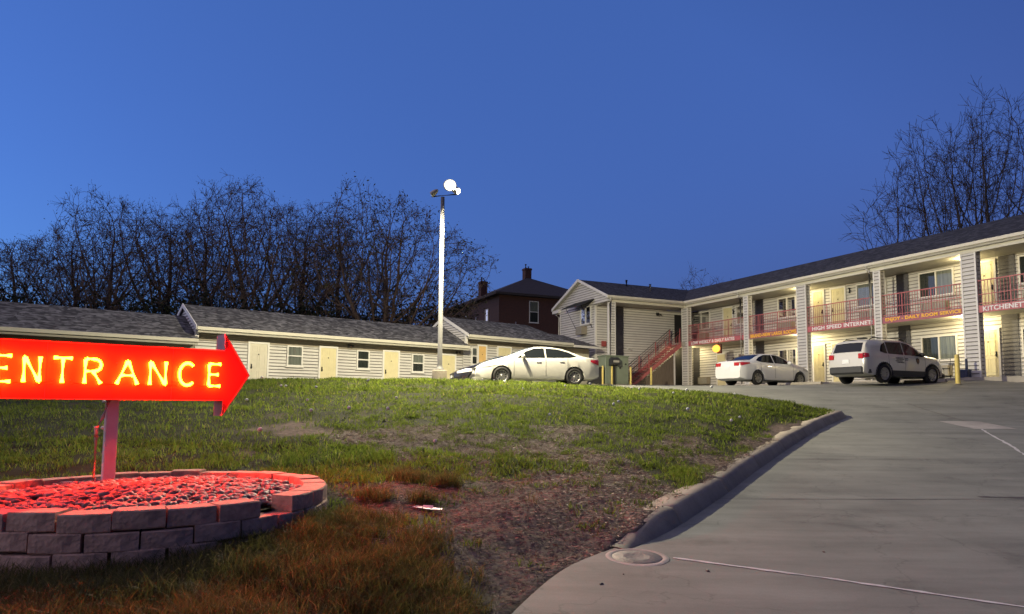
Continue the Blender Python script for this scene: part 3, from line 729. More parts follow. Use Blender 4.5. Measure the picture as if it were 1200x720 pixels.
# dark accent panels (lapped too)
for (a, b_) in ((13.31, 14.03), (3.80, 4.44), (-1.02, -.36), (19.3, 19.95)):
    w = mb(); w.lap((0, WY + .036, 0), X_, Y_, a, b_, 1.29, 6.60); w.build('accent_panel', M['siding_dark'], motel)
w = mb(); w.lap((WS - .036, 0, 0), Y_, -X_, 3.90, 4.50, 1.29, 6.60); w.build('accent_panel', M['siding_dark'], motel)
# roof
RZ = 8.58
def slab_roof(name, pts_front, vec_len, axis, mat_, par, th=.07):
    pass
r = mb()
def roofprism(r, sec, a, b_, along):
    """sec: cross-section points (across, z); swept from a to b_"""
    P = [((a, q[0], q[1]) if along == 'x' else (q[0], a, q[1])) for q in sec]
    V_ = ((b_ - a, 0, 0) if along == 'x' else (0, b_ - a, 0))
    r.prism(P, V_)
roofprism(r, [(.30, 6.97), (-3.15, RZ), (-6.60, 6.97), (-6.60, 6.86), (-3.15, RZ - .1), (.30, 6.86)], S0, 22.4, 'x')
roofprism(r, [(18.36, 6.97), (22.1, RZ), (25.9, 6.97), (25.9, 6.86), (22.1, RZ - .1), (18.36, 6.86)], YG + .28, -3.15, 'y')
r.build('roof', M['shingle_m'], motel)
f = mb(); f.box((S0, .02, 6.76), (18.40, .24, 6.90)); f.box((18.38, .0, 6.76), (18.62, YG + .2, 6.90)); f.build('soffit_edge', M['soffit'], motel)
f = mb(); f.box((S0, -.02, 6.60), (18.66, .05, 6.78)); f.box((18.61, .05, 6.60), (18.68, YG - .02, 6.78)); f.build('fascia_beam', M['cream'], motel)
f = mb()
gp = [(.24, 6.84), (.34, 6.86), (.36, 6.985), (.33, 6.99), (.32, 6.93), (.26, 6.93)]
f.prism([(S0, q[0], q[1]) for q in gp], (18.36 - S0, 0, 0)); f.prism([(18.66 - q[0], .3, q[1]) for q in gp], (0, YG - .02, 0)); f.build('gutter', M['cream'], motel)
f = mb(); f.quad((S0, .05, 6.625), (WS, .05, 6.625), (WS, WY, 6.625), (S0, WY, 6.625)); f.quad((18.6, .0, 6.63), (WS, .0, 6.63), (WS, YG, 6.63), (18.6, YG, 6.63)); f.build('porch_ceiling', M['soffit'], motel)
# rake boards and gable overhang of the short wing
f = mb()
for (xa, xb) in ((18.34, 22.1), (25.92, 22.1)):
    f.prism([(xa, YG + .30, 6.82), (xb, YG + .30, RZ - .14), (xb, YG + .30, RZ + .04), (xa, YG + .30, 7.0)], (0, -.05, 0), 0)
    f.prism([(xa, YG + .02, 6.80), (xb, YG + .02, RZ - .16), (xb, YG + .02, RZ - .11), (xa, YG + .02, 6.85)], (0, .24, 0), 1)
f.box((18.36, YG + .012, 6.60), (20.3, YG + .24, 6.64), 1); f.box((25.0, YG + .012, 6.62), (25.9, YG + .24, 6.84), 0)
f.build('rake_trim', [M['trim'], M['soffit']], motel)
# balcony slab, banner boards and columns
f = mb(); f.box((S0, WY + .01, 4.02), (18.60, -.06, 4.27)); f.box((18.6, WY + .01, 4.02), (WS - .02, .15, 4.27)); f.build('balcony_slab', M['soffit'], motel)
cols = [(18.36, 18.92), (12.78, 13.10), (8.48, 9.08), (4.02, 4.34), (-.45, .13), (-4.9, -4.55), (-9.4, -8.8)]
for (a, b_) in cols:
    f = mb(); yb = -.26
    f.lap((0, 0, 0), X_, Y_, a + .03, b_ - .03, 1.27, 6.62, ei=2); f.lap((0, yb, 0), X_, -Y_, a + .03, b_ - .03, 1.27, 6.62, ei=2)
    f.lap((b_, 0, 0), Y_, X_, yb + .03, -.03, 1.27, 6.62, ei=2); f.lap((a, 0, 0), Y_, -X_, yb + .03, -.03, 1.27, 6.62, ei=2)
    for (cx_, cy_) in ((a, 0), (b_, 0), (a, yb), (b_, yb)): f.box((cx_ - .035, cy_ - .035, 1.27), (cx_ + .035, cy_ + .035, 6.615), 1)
    f.build('column', [M['siding'], M['trim'], M['siding_shade']], motel)
f = mb(); f.lap((18.66, 0, 0), Y_, -X_, 5.60, 6.02, 1.27, 6.62, ei=2); f.box((18.68, 5.58, 1.27), (18.9, 6.0, 6.62)); f.box((18.63, 5.53, 1.27), (18.7, 5.6, 6.6), 1); f.box((18.63, 6.0, 1.27), (18.7, 6.05, 6.6), 1); f.build('column', [M['siding'], M['trim'], M['siding_shade']], motel)
bays = [(18.32, 13.14, 'LOW WEEKLY & DAILY RATES', 'redband', 'white', 18.02, 4.05), (12.74, 9.12, 'BRAND-NEW LARGE ROOMS', 'orangeband', 'yellowtxt', 12.62, 3.42), (8.44, 4.38, 'HIGH SPEED INTERNET!', 'redband', 'white', 8.12, 3.62),
        (3.98, .17, 'ENJOY - DAILY ROOM SERVICE', 'orangeband', 'yellowtxt', 3.82, 3.58), (-.49, -4.51, 'KITCHENETTES', 'redband', 'white', -.66, 1.98), (-4.94, -8.76, '', 'redband', 'white', 0, 0)]
UZ = Vector((0, 0, 1))
for (a, b_, txt, bm_, tm_, tx, tw) in bays:
    f = mb(); f.box((b_, -.058, 3.995), (a, -.015, 4.30)); bd = f.build('banner_board', M[bm_], motel)
    if txt:
        f = mb(); put_text(f, txt, (tx, -.012, 4.045), -X_, UZ, Y_, tw, .205, .014, bold=.03); f.build('lettering', M[tm_], bd)
    # railing: rails and pickets
    f = mb(); z0, z1 = 4.31, 5.38
    f.box((b_, -.075, z1 - .045), (a, -.03, z1)); f.box((b_, -.07, z0 + .44), (a, -.035, z0 + .47)); f.box((b_, -.07, z0 + .06), (a, -.035, z0 + .09))
    n = int((a - b_) / .125)
    for k in range(n + 1):
        x = b_ + (a - b_) * k / n; q = .009 if k % 11 else .02
        f.box((x - q, -.062, z0), (x + q, -.062 + 2 * q * .8, z1 - .045))
    f.build('balcony_railing', M['red'], motel)
# downspouts
def downspout(px, py, dirx=0):
    f = mb(); f.tube([(px, py + .30, 6.86), (px, py + .27, 6.70), (px, py + .08, 6.45), (px, py + .08, 1.4), (px, py + .2, 1.32)], .048, 8); f.build('downspout', M['trim'], motel)
downspout(13.32, .0); downspout(4.52, .0); downspout(-4.45, 0)
f = mb(); f.tube([(18.30, 6.1, 6.86), (18.34, 6.1, 6.74), (18.58, 5.98, 6.45), (18.58, 5.98, 1.35)], .05, 8); f.build('downspout', M['trim'], motel)
f = mb(); f.tube([(25.75, YG + .1, 6.84), (25.7, YG + .1, 6.6), (25.2, YG + .08, 6.3), (25.2, YG + .08, 1.4)], .055, 8); f.build('downspout', M['trim'], motel)
# doors and windows on a frame: P(x, z, o) gives a point
def door(par, P, x0, x1, z0, h, m, hand=1):
    """P(x, z, o): along, up, outward"""
    def bx(mb_, xa, xb, za, zb_, oa, ob, mi=0):
        vs = [P(xa, za, oa), P(xb, za, oa), P(xb, zb_, oa), P(xa, zb_, oa), P(xa, za, ob), P(xb, za, ob), P(xb, zb_, ob), P(xa, zb_, ob)]
        mb_.add(vs, [(4, 5, 6, 7), (0, 1, 5, 4), (1, 2, 6, 5), (2, 3, 7, 6), (3, 0, 4, 7)], mi)
    W = x1 - x0
    d = MB(); bx(d, x0, x1, z0, z0 + h, .0, .035)
    rows = ((.10, .40), (.46, .78), (.83, .95))
    for (ra, rb) in rows:
        for (ca, cb) in ((.12, .45), (.55, .88)):
            for (xa, xb, za, zb_) in ((ca, cb, ra, ra + .012), (ca, cb, rb - .012, rb), (ca, ca + .03, ra + .0121, rb - .0121), (cb - .03, cb, ra + .0121, rb - .0121)):
                bx(d, x0 + W * xa, x0 + W * xb, z0 + h * za, z0 + h * zb_, .035, .047)
    do = d.build('door', m, par)
    fr = MB(); t_ = .09
    bx(fr, x0 - t_, x0 - .004, z0, z0 + h + t_, 0, .055); bx(fr, x1 + .004, x1 + t_, z0, z0 + h + t_, 0, .055); bx(fr, x0 - .003, x1 + .003, z0 + h + .004, z0 + h + t_, 0, .0545); fr.build('frame', M['trim'], do)
    hd = MB(); hx = x0 + W * (.10 if hand > 0 else .90)
    bx(hd, hx - .03, hx + .03, z0 + .88, z0 + 1.10, .035, .055); c = P(hx, z0 + .95, .09); hd.ellipsoid(c, (.035, .035, .035), 8, 6); hd.build('handle', M['black'], do)
    pv = MB(); bx(pv, x0 + W * .47, x0 + W * .53, z0 + 1.52, z0 + 1.57, .035, .05); pv.build('peephole', M['black'], do)
    return do
def window(par, P, x0, x1, z0, z1, cur=('curtain_d', 'curtain'), split='v', extra=None):
    def bx(mb_, xa, xb, za, zb_, oa, ob, mi=0):
        vs = [P(xa, za, oa), P(xb, za, oa), P(xb, zb_, oa), P(xa, zb_, oa), P(xa, za, ob), P(xb, za, ob), P(xb, zb_, ob), P(xa, zb_, ob)]
        mb_.add(vs, [(4, 5, 6, 7), (0, 1, 5, 4), (1, 2, 6, 5), (2, 3, 7, 6), (3, 0, 4, 7)], mi)
    fr = MB(); t_ = .065
    bx(fr, x0, x0 + t_, z0, z1, 0, .075); bx(fr, x1 - t_, x1, z0, z1, 0, .075); bx(fr, x0 + t_ + .001, x1 - t_ - .001, z0, z0 + t_, 0, .072); bx(fr, x0 + t_ + .001, x1 - t_ - .001, z1 - t_, z1, 0, .072)
    xm, zm = (x0 + x1) / 2, (z0 + z1) / 2
    if split == 'v': bx(fr, xm - .03, xm + .03, z0 + t_ + .001, z1 - t_ - .001, 0, .068)
    else: bx(fr, x0 + t_ + .001, x1 - t_ - .001, zm - .03, zm + .03, 0, .068)
    bx(fr, x0 - .04, x1 + .04, z0 - .05, z0 - .003, 0, .10)
    wi = fr.build('window', M['trim'], par)
    halves = ((x0 + t_, xm - .03, z0 + t_, z1 - t_), (xm + .03, x1 - t_, z0 + t_, z1 - t_)) if split == 'v' else ((x0 + t_, x1 - t_, zm + .03, z1 - t_), (x0 + t_, x1 - t_, z0 + t_, zm - .03))
    for k, (a, b_, c, d) in enumerate(halves):
        q = MB(); q.quad(P(a, c, .03), P(b_, c, .03), P(b_, d, .03), P(a, d, .03)); q.build('pane', M['glass_pane'], wi)
        cu = MB(); n = 12; vs = []
        for i in range(n + 1):
            o = .012 + .007 * math.sin(i * 2.1 + k); x = a + (b_ - a) * i / n
            vs += [P(x, c, o), P(x, d, o)]
        cu.add(vs, [(2 * i, 2 * i + 2, 2 * i + 3, 2 * i + 1) for i in range(n)]); cu.build('curtain', M[cur[k]], wi)
    return wi
def glasspane():
    m, nt, b = newmat('pane_glass'); L = nt.links.new
    tr = N(nt, 'ShaderNodeBsdfTransparent'); tr.inputs[0].default_value = (.62, .66, .66, 1); gl = N(nt, 'ShaderNodeBsdfGlossy', Roughness=.04)
    fr = N(nt, 'ShaderNodeFresnel', IOR=1.5); mx = N(nt, 'ShaderNodeMixShader'); L(fr.outputs[0], mx.inputs[0]); L(tr.outputs[0], mx.inputs[1]); L(gl.outputs[0], mx.inputs[2]); L(mx.outputs[0], nt.nodes['Material Output'].inputs['Surface'])
    return m
M['glass_pane'] = glasspane()
PM = lambda x, z, o: Vector((x, WY + .031 + o, z - ZB))
PMd = PM
for (a, b_, cu) in ((18.14, 19.95, ('curtain_d', 'curtain_d')), (14.10, 15.65, ('curtain', 'curtain_d')), (10.75, 12.15, ('curtain_d', 'curtain_d')), (4.98, 6.72, ('curtain_d', 'curtain')), (1.58, 3.27, ('curtain', 'curtain_d')), (-2.85, -1.17, ('curtain_d', 'curtain_d'))):
    window(motel, PM, a, b_, 5.23, 6.47, cu)
for (a, b_, cu) in ((10.8, 12.2, ('curtain_d', 'curtain_d')), (14.1, 15.6, ('curtain', 'curtain_d')), (4.98, 6.72, ('curtain_d', 'curtain')), (1.56, 3.27, ('curtain', 'curtain_d')), (-2.85, -1.15, ('curtain_d', 'curtain'))):
    window(motel, PM, a, b_, 2.20, 3.38, cu)
for (a, b_, hd) in ((16.02, 16.82, 1), (8.86, 9.50, 1), (7.46, 8.30, -1), (-.16, .66, 1)):
    door(motel, PMd, a, b_, 4.30, 2.13, M['door'], hd)
for (a, b_, hd) in ((19.98, 20.2, 1), (16.7, 17.5, 1), (8.9, 9.6, 1), (7.5, 8.32, -1), (-.18, .62, 1)):
    if b_ - a > .5: door(motel, PMd, a, b_, 1.36, 2.04, M['door'], hd)
def ac(par, P, x0, x1, z0, z1, dep=.30):
    f = MB(); vs = []
    def bx(mb_, xa, xb, za, zb_, oa, ob, mi=0):
        v = [P(xa, za, oa), P(xb, za, oa), P(xb, zb_, oa), P(xa, zb_, oa), P(xa, za, ob), P(xb, za, ob), P(xb, zb_, ob), P(xa, zb_, ob)]
        mb_.add(v, [(4, 5, 6, 7), (0, 1, 5, 4), (1, 2, 6, 5), (2, 3, 7, 6), (3, 0, 4, 7)], mi)
    bx(f, x0, x1, z0, z1, 0, dep, 0)
    n = 9
    for k in range(n):
        za = z0 + .04 + (z1 - z0 - .08) * k / n; bx(f, x0 + .04, x1 - .04, za, za + .022, dep, dep + .012, 1)
    f.build('air_conditioner', [M['ac'], M['gray_metal']], par)
for (a, b_) in ((18.3, 19.2), (10.9, 12.0), (5.3, 6.4), (1.86, 3.07), (-2.6, -1.4)): ac(motel, PM, a, b_, 4.48, 4.95)
for (a, b_) in ((18.25, 19.2), (1.86, 3.07), (5.3, 6.4), (10.9, 12.0), (-2.6, -1.4)): ac(motel, PM, a, b_, 1.48, 1.95)
def sconce(par, P, x, z):
    f = MB(); 
    for q in (-1, 1):
        c = P(x + .0, z, .10); 
    f.tube([P(x, z - .14, .11), P(x, z + .14, .11)], .055, 8); v = P(x, z, 0); f.tube([P(x, z, .0), P(x, z, .08)], .03, 6); f.build('wall_sconce', M['black'], par)
for (s_, z_) in ((15.85, 6.12), (7.08, 6.2), (15.9, 3.0), (7.1, 3.1)): sconce(motel, PM, s_, z_)
# roof vents
f = mb(); f.tube([(21.5, 2.75, 8.0), (21.5, 2.75, 8.75)], .09, 8); f.build('roof_vent', M['black'], motel)
f = mb(); f.tube([(20.6, 1.4, 7.6), (20.6, 1.4, 8.35)], .07, 8); f.tube([(20.6, 1.4, 8.3), (20.6, 1.4, 8.42)], .11, 8); f.build('roof_vent', M['steel'], motel)
# gable window with awning and air conditioner
PG = lambda x, z, o: Vector((x, YG + .031 + o, z - ZB))
window(motel, PG, 20.72, 22.12, 5.42, 6.62, ('curtain_d', 'curtain_d'))
ac(motel, PG, 21.3, 22.1, 4.74, 5.28, .42)
f = mb(); xa, xb = 20.35, 22.95; zt, zl = 7.05, 6.58; yo = YG + 1.05
f.prism([(xa, YG + .03, zt), (xa, yo, zl), (xa, yo, zl - .05), (xa, YG + .03, zt - .05)], (xb - xa, 0, 0))
for x in (xa + .25, xb - .3): f.tube([(x, yo - .15, zl), (x, YG + .05, 5.1)], .02, 6)
for k in range(14):
    x = xa + (xb - xa) * (k + .5) / 14; f.prism([(x - .02, YG + .03, zt + .001), (x - .02, yo, zl + .001), (x - .02, yo, zl + .022), (x - .02, YG + .03, zt + .022)], (.04, 0, 0))
f.build('awning', [M['darkgray']], motel)
# fire alarm box, flood lights on the stair wall
PW = lambda y, z, o: Vector((WS - .018 - o, y, z - ZB))
f = mb(); f.box((WS - .14, 5.28, 3.86), (WS - .02, 5.62, 4.22), 0, .01); f.build('alarm_box', mat('alarm_red', (.30, .05, .05), .5), motel)
f = mb(); f.box((WS - .1, .98, 6.2), (WS - .02, 1.18, 6.4))
for q in (-1, 1): f.tube([(WS - .12, 1.08 + q * .06, 6.3), (WS - .26, 1.08 + q * .17, 6.22)], [.04, .085], 8)
f.build('twin_floodlight', M['black'], motel)
f = mb(); f.box((WS - .09, 3.5, 3.72), (WS - .02, 3.62, 3.84)); f.tube([(WS - .09, 3.56, 3.80), (WS - .3, 3.46, 3.74)], .055, 8); f.build('security_camera', M['trim'], motel)
# dark doorway at the inner corner
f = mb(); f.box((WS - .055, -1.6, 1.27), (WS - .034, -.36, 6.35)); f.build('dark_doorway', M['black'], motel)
# stair: runs from y = 4.2 (bottom) up to the corner landing at y = .2
stair = MB(OFF); sa, sb_ = 18.80, 19.90
def zs(y): return 1.27 + (4.22 - y) * .745
for x in (sa, sb_):
    stair.prism([(x, 4.28, 1.27), (x, 3.98, 1.27), (x, .18, zs(.18) - .32), (x, .18, zs(.18) + .02), (x, 4.22, 1.30)], (.05, 0, 0))
st_o = stair.build('staircase', M['red'], motel)
tr = MB(OFF)
for k in range(17):
    y = 4.15 - k * .232; z = zs(y) + .0
    tr.box((sa + .05, y - .25, z - .03), (sb_, y + .02, z + .015))
tr.build('tread', M['redband'], st_o)
for (x, name) in ((sa + .02, 'stair_railing'), (sb_ + .02, 'stair_railing')):
    f = MB(OFF)
    f.tube([(x, 4.2, zs(4.2) + 1.02), (x, .22, zs(.22) + 1.02)], .03, 6, 1); f.tube([(x, 4.2, zs(4.2) + .86), (x, .22, zs(.22) + .86)], .018, 6); f.tube([(x, 4.2, zs(4.2) + .66), (x, .22, zs(.22) + .66)], .015, 6); f.tube([(x, 4.2, zs(4.2) + .12), (x, .22, zs(.22) + .12)], .018, 6)
    for k in range(29):
        y = 4.15 - k * .138; f.box((x - .009, y - .009, zs(y)), (x + .009, y + .009, zs(y) + .66))
    for y in (4.2, 2.85, 1.5, .3): f.box((x - .025, y - .025, zs(y) - .05), (x + .025, y + .025, zs(y) + 1.02))
    f.build(name, [M['red'], M['black']], st_o)
# board screen under the stair
f = mb()
for k in range(19):
    y0 = 3.1 - k * .125; zt_ = max(1.5, zs(y0) - .36); f.box((sa + .07, y0 - .118, 1.27), (sa + .095 + random.uniform(0, .008), y0, zt_))
f.box((sa + .05, .68, 1.27), (sa + .13, .80, 3.9), 1); f.build('plank_screen', [M['wood'], M['trim']], motel)
# ceiling lamps of the walkways (lit)
M['lamp_warm'] = emis('lit_ceiling_lamp', (1.0, .78, .36), 9.0)
LAMPS = []
for (s_, z_) in ((9.62, 6.60), (9.60, 4.0), (.62, 6.60), (.62, 4.0), (19.3, 4.0)):
    f = mb(); f.lathe([(.001, z_ - .07), (.09, z_ - .06), (.12, z_ - .02), (.12, z_)], c=(s_, -.85, 0), n=14); f.build('ceiling_lamp', M['lamp_warm'], motel); LAMPS.append((s_, -.85, z_ - .12))

# walkway, kerb and pad in front of the rooms
def motel_poly(name, pts, z, m, th=.14):
    f = MB(); P = [mw(a, b_, z) for (a, b_) in pts]; f.prism([p - Vector((0, 0, th)) for p in P], (0, 0, th)); return tag(f.build(name, m), kind='structure')
motel_poly('sidewalk', [(S0, .75), (S0, WY), (WS, WY), (WS, 7.5), (17.6, 7.5), (17.6, .75)], 1.262, M['lot'], .25)
motel_poly('utility_pad', [(17.55, 1.2), (17.55, 8.6), (16.4, 8.6), (16.4, 1.2)], 1.215, M['pinkpad'], .2)

# ------------------------------------------------------------------ one storey units on the left
MW = {}
def unit(name, label, s0, s1, zf, ze, hip1=0.0, feats=(), depth=5.2, gable0=True):
    root = thing(name, label, 'building', lw(s0, 0, zf), BANG)
    off = (-s0, 0, -zf); L_ = lambda: MB(off)
    half = depth / 2; tf, tb = -.32, depth - .32 + .02; tm = (tf + tb) / 2; zr = ze + 1.22; wall_t = .35
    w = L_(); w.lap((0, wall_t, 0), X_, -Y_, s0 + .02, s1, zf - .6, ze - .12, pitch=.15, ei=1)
    w.box((s0 + .02, wall_t + .005, zf - .8), (s1, tb - .3, ze - .1)); w.build('front_wall', [M['siding'], M['siding_shade']], root)
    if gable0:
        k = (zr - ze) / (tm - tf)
        w = L_(); w.lap((s0, 0, 0), Y_, -X_, 0, 0, ze - 1.2, zr - .1, pitch=.14, xl=lambda z: max(tf + .1, tf + .1 + (z - ze + .1) / k) if z > ze - .15 else wall_t, xr=lambda z: min(tb - .1, tb - .1 - (z - ze + .1) / k), ei=1); w.build('gable_wall', [M['siding'], M['siding_shade']], root)
        w = L_()
        for (ta, tb_) in ((tf - .02, tm), (tb + .02, tm)):
            w.prism([(s0 - .14, ta, ze - .14), (s0 - .14, tb_, zr - .15), (s0 - .14, tb_, zr + .03), (s0 - .14, ta, ze + .03)], (.04, 0, 0))
        w.box((s0 - .08, -.02, ze - .62), (s0 + .06, .10, ze - .03)); w.build('rake_trim', M['trim'], root)
    r = L_(); a = s0 - .12; b_ = s1 + .02; e = .07
    rx = b_ - hip1
    top = [(a, tf, ze), (b_, tf, ze), (rx, tm, zr), (a, tm, zr), (b_, tb, ze), (a, tb, ze)]
    vs = top + [(p[0], p[1], p[2] - e) for p in top]
    r.add(vs, [(0, 1, 2, 3), (3, 2, 4, 5), (1, 4, 2), (6, 9, 8, 7), (9, 11, 10, 8), (0, 6, 7, 1), (1, 7, 10, 4), (4, 10, 11, 5), (0, 3, 9, 6), (3, 5, 11, 9)])
    r.build('roof', M['shingle_l'], root)
    g_ = L_(); gp = [(tf + .03, ze - .16), (tf - .07, ze - .15), (tf - .09, ze - .015), (tf - .07, ze - .01), (tf - .06, ze - .07), (tf, ze - .07)]
    g_.prism([(s0 - .1, q[0], q[1]) for q in gp][::-1], (s1 - s0 + .1, 0, 0)); g_.build('gutter', M['cream'], root)
    so = L_(); so.box((s0 - .05, tf + .04, ze - .20), (s1, wall_t + .02, ze - .165)); so.box((s0 - .05, tf + .02, ze - .26), (s1, tf + .06, ze - .165)); so.build('soffit', M['soffit'], root)
    dk = L_(); dk.lap((0, wall_t - .034, 0), X_, -Y_, s0 + .05, s1, ze - .55, ze - .2, pitch=.12); dk.build('frieze', mat('tan_frieze', (.30, .27, .21), .6, var=.08), root)
    P = lambda x, z, o: Vector((x - s0, wall_t - .031 - o, z - zf))
    for ft in feats:
        if ft[0] == 'd': door(root, P, ft[1], ft[2], zf + .02, ze - .58 - zf, M[ft[3]], ft[4])
        elif ft[0] == 'w': window(root, P, ft[1], ft[2], ft[3], ft[4], ft[5], 'h')
        elif ft[0] == 'l':
            f = MB(); 
            for q in (-1, 1): f.tube([P(ft[1] + q * .03, ft[2], .02), P(ft[1] + q * .12, ft[2] - .06, .2)], [.04, .075], 8)
            f.build('twin_floodlight', M['black'], root)
    for k in range(2):
        sx_ = s0 + (s1 - s0) * (.33 + .4 * k); f = L_(); f.tube([(sx_, tm + .5, zr - .5), (sx_, tm + .5, zr + .22)], .04, 6); f.build('roof_vent', M['steel'], root)
    return root
unit('motel_unit_block', 'lowest grey one storey motel block, at the far left behind the neon sign', -20, -5.97, .02, 2.66, feats=(('d', -9.2, -8.4, 'door_w', 1), ('w', -7.6, -6.8, 1.1, 2.08, ('curtain_d', 'curtain')), ('d', -14.2, -13.4, 'door', 1), ('w', -12.5, -11.7, 1.1, 2.08, ('curtain', 'curtain'))))
unit('motel_unit_block', 'grey one storey motel block with pale yellow doors, behind the lamp post', -5.95, 8.03, .60, 3.20, feats=(
    ('d', -3.62, -2.84, 'door_w', 1), ('w', -1.93, -1.17, 1.69, 2.66, ('curtain', 'curtain')), ('d', -.28, .51, 'door', 1), ('w', 1.60, 2.30, 1.69, 2.64, ('curtain_d', 'curtain_d')), ('d', 3.14, 3.94, 'door', 1),
    ('w', 4.75, 5.50, 1.64, 2.62, ('curtain', 'curtain_d')), ('d', 6.65, 7.48, 'door', 1), ('l', 1.2, 2.86), ('l', 7.6, 2.88)))
unit('motel_unit_block', 'highest grey one storey motel block with an orange tan door, beside the gabled motel wing', 8.06, 15.9, 1.25, 3.84, 1.6, feats=(
    ('w', 8.58, 9.02, 2.2, 3.2, ('curtain', 'curtain_d')), ('d', 9.1, 9.6, 'door_o', 1), ('d', 10.5, 11.4, 'door', 1), ('w', 12.2, 13.0, 2.3, 3.2, ('curtain', 'curtain'))))
# small hipped link roof against the motel gable
lk = thing('link_porch', 'low hipped porch roof joining the one storey block to the gabled motel wing', 'porch', lw(15.9, 0, 1.25), BANG)
f = MB((-15.9, 0, -1.25)); ze = 3.74; tf, tb, tm = -.30, 3.6, 1.7; a, b_ = 14.2, 18.35
top = [(a, tf, ze), (b_, tf, ze), (b_ - 1.5, tm, ze + .82), (a, tm, ze + .82), (b_, tb, ze), (a, tb, ze)]
f.add(top + [(p[0], p[1], p[2] - .06) for p in top], [(0, 1, 2, 3), (3, 2, 4, 5), (1, 4, 2), (6, 9, 8, 7), (9, 11, 10, 8), (0, 6, 7, 1), (1, 7, 10, 4), (4, 10, 11, 5), (0, 3, 9, 6), (3, 5, 11, 9)]); f.build('roof', M['shingle_l'], lk)
f = MB((-15.9, 0, -1.25)); f.box((15.95, tf - .06, ze - .15), (18.3, tf + .02, ze - .01)); f.build('fascia', M['trim'], lk)
f = MB((-15.9, 0, -1.25)); f.lap((0, .6, 0), X_, -Y_, 15.92, 18.2, .9, ze - .08); f.build('back_wall', M['door_w'], lk)
# ------------------------------------------------------------------ cars (local: x forward, y left, z up; rear bumper at x = 0)
def paint(name, c, rough=.28, metal=0.0): return mat(name, c, rough, metal, var=.02, scale=2, coat=.7)
M['carwhite'] = paint('white_car_paint', (.55, .54, .49)); M['carwhite2'] = paint('white_car_paint_cool', (.70, .71, .70)); M['carsilver'] = paint('silver_car_paint', (.56, .55, .49), .3, .2); M['carblack'] = paint('black_car_paint', (.012, .012, .015), .2)
M['carglass'] = mat('car_glass', (.010, .012, .014), .05, var=0, spec=.35)
M['carglass_l'] = mat('car_windshield', (.09, .11, .12), .06, var=0, spec=.7)
M['tyre'] = mat('tyre_rubber', (.012, .012, .012), .8, var=.1); M['rim'] = mat('alloy_rim', (.46, .46, .44), .3, metal=.6, var=.03)
M['taill'] = mat('tail_light', (.42, .02, .03), .15, var=.1, coat=.6); M['headl'] = mat('head_light', (.62, .62, .60), .08, var=.15, coat=.8); M['plate'] = mat('licence_plate', (.70, .72, .74), .5, var=.12, scale=30); M['seam'] = mat('panel_gap', (.05, .05, .05), .7, var=0); M['chrome'] = mat('chrome', (.6, .6, .6), .12, metal=1, var=0)
M['clad'] = mat('grey_cladding', (.035, .037, .04), .6, var=.1)
def pl(pts, x): return np.interp(x, [p[0] for p in pts], [p[1] for p in pts])
def smo(x, y, s):
    d = (x[:, None] - x[None]) / s; k = np.exp(-.5 * d * d) * np.gradient(x)[None]; return (k @ y) / k.sum(1)
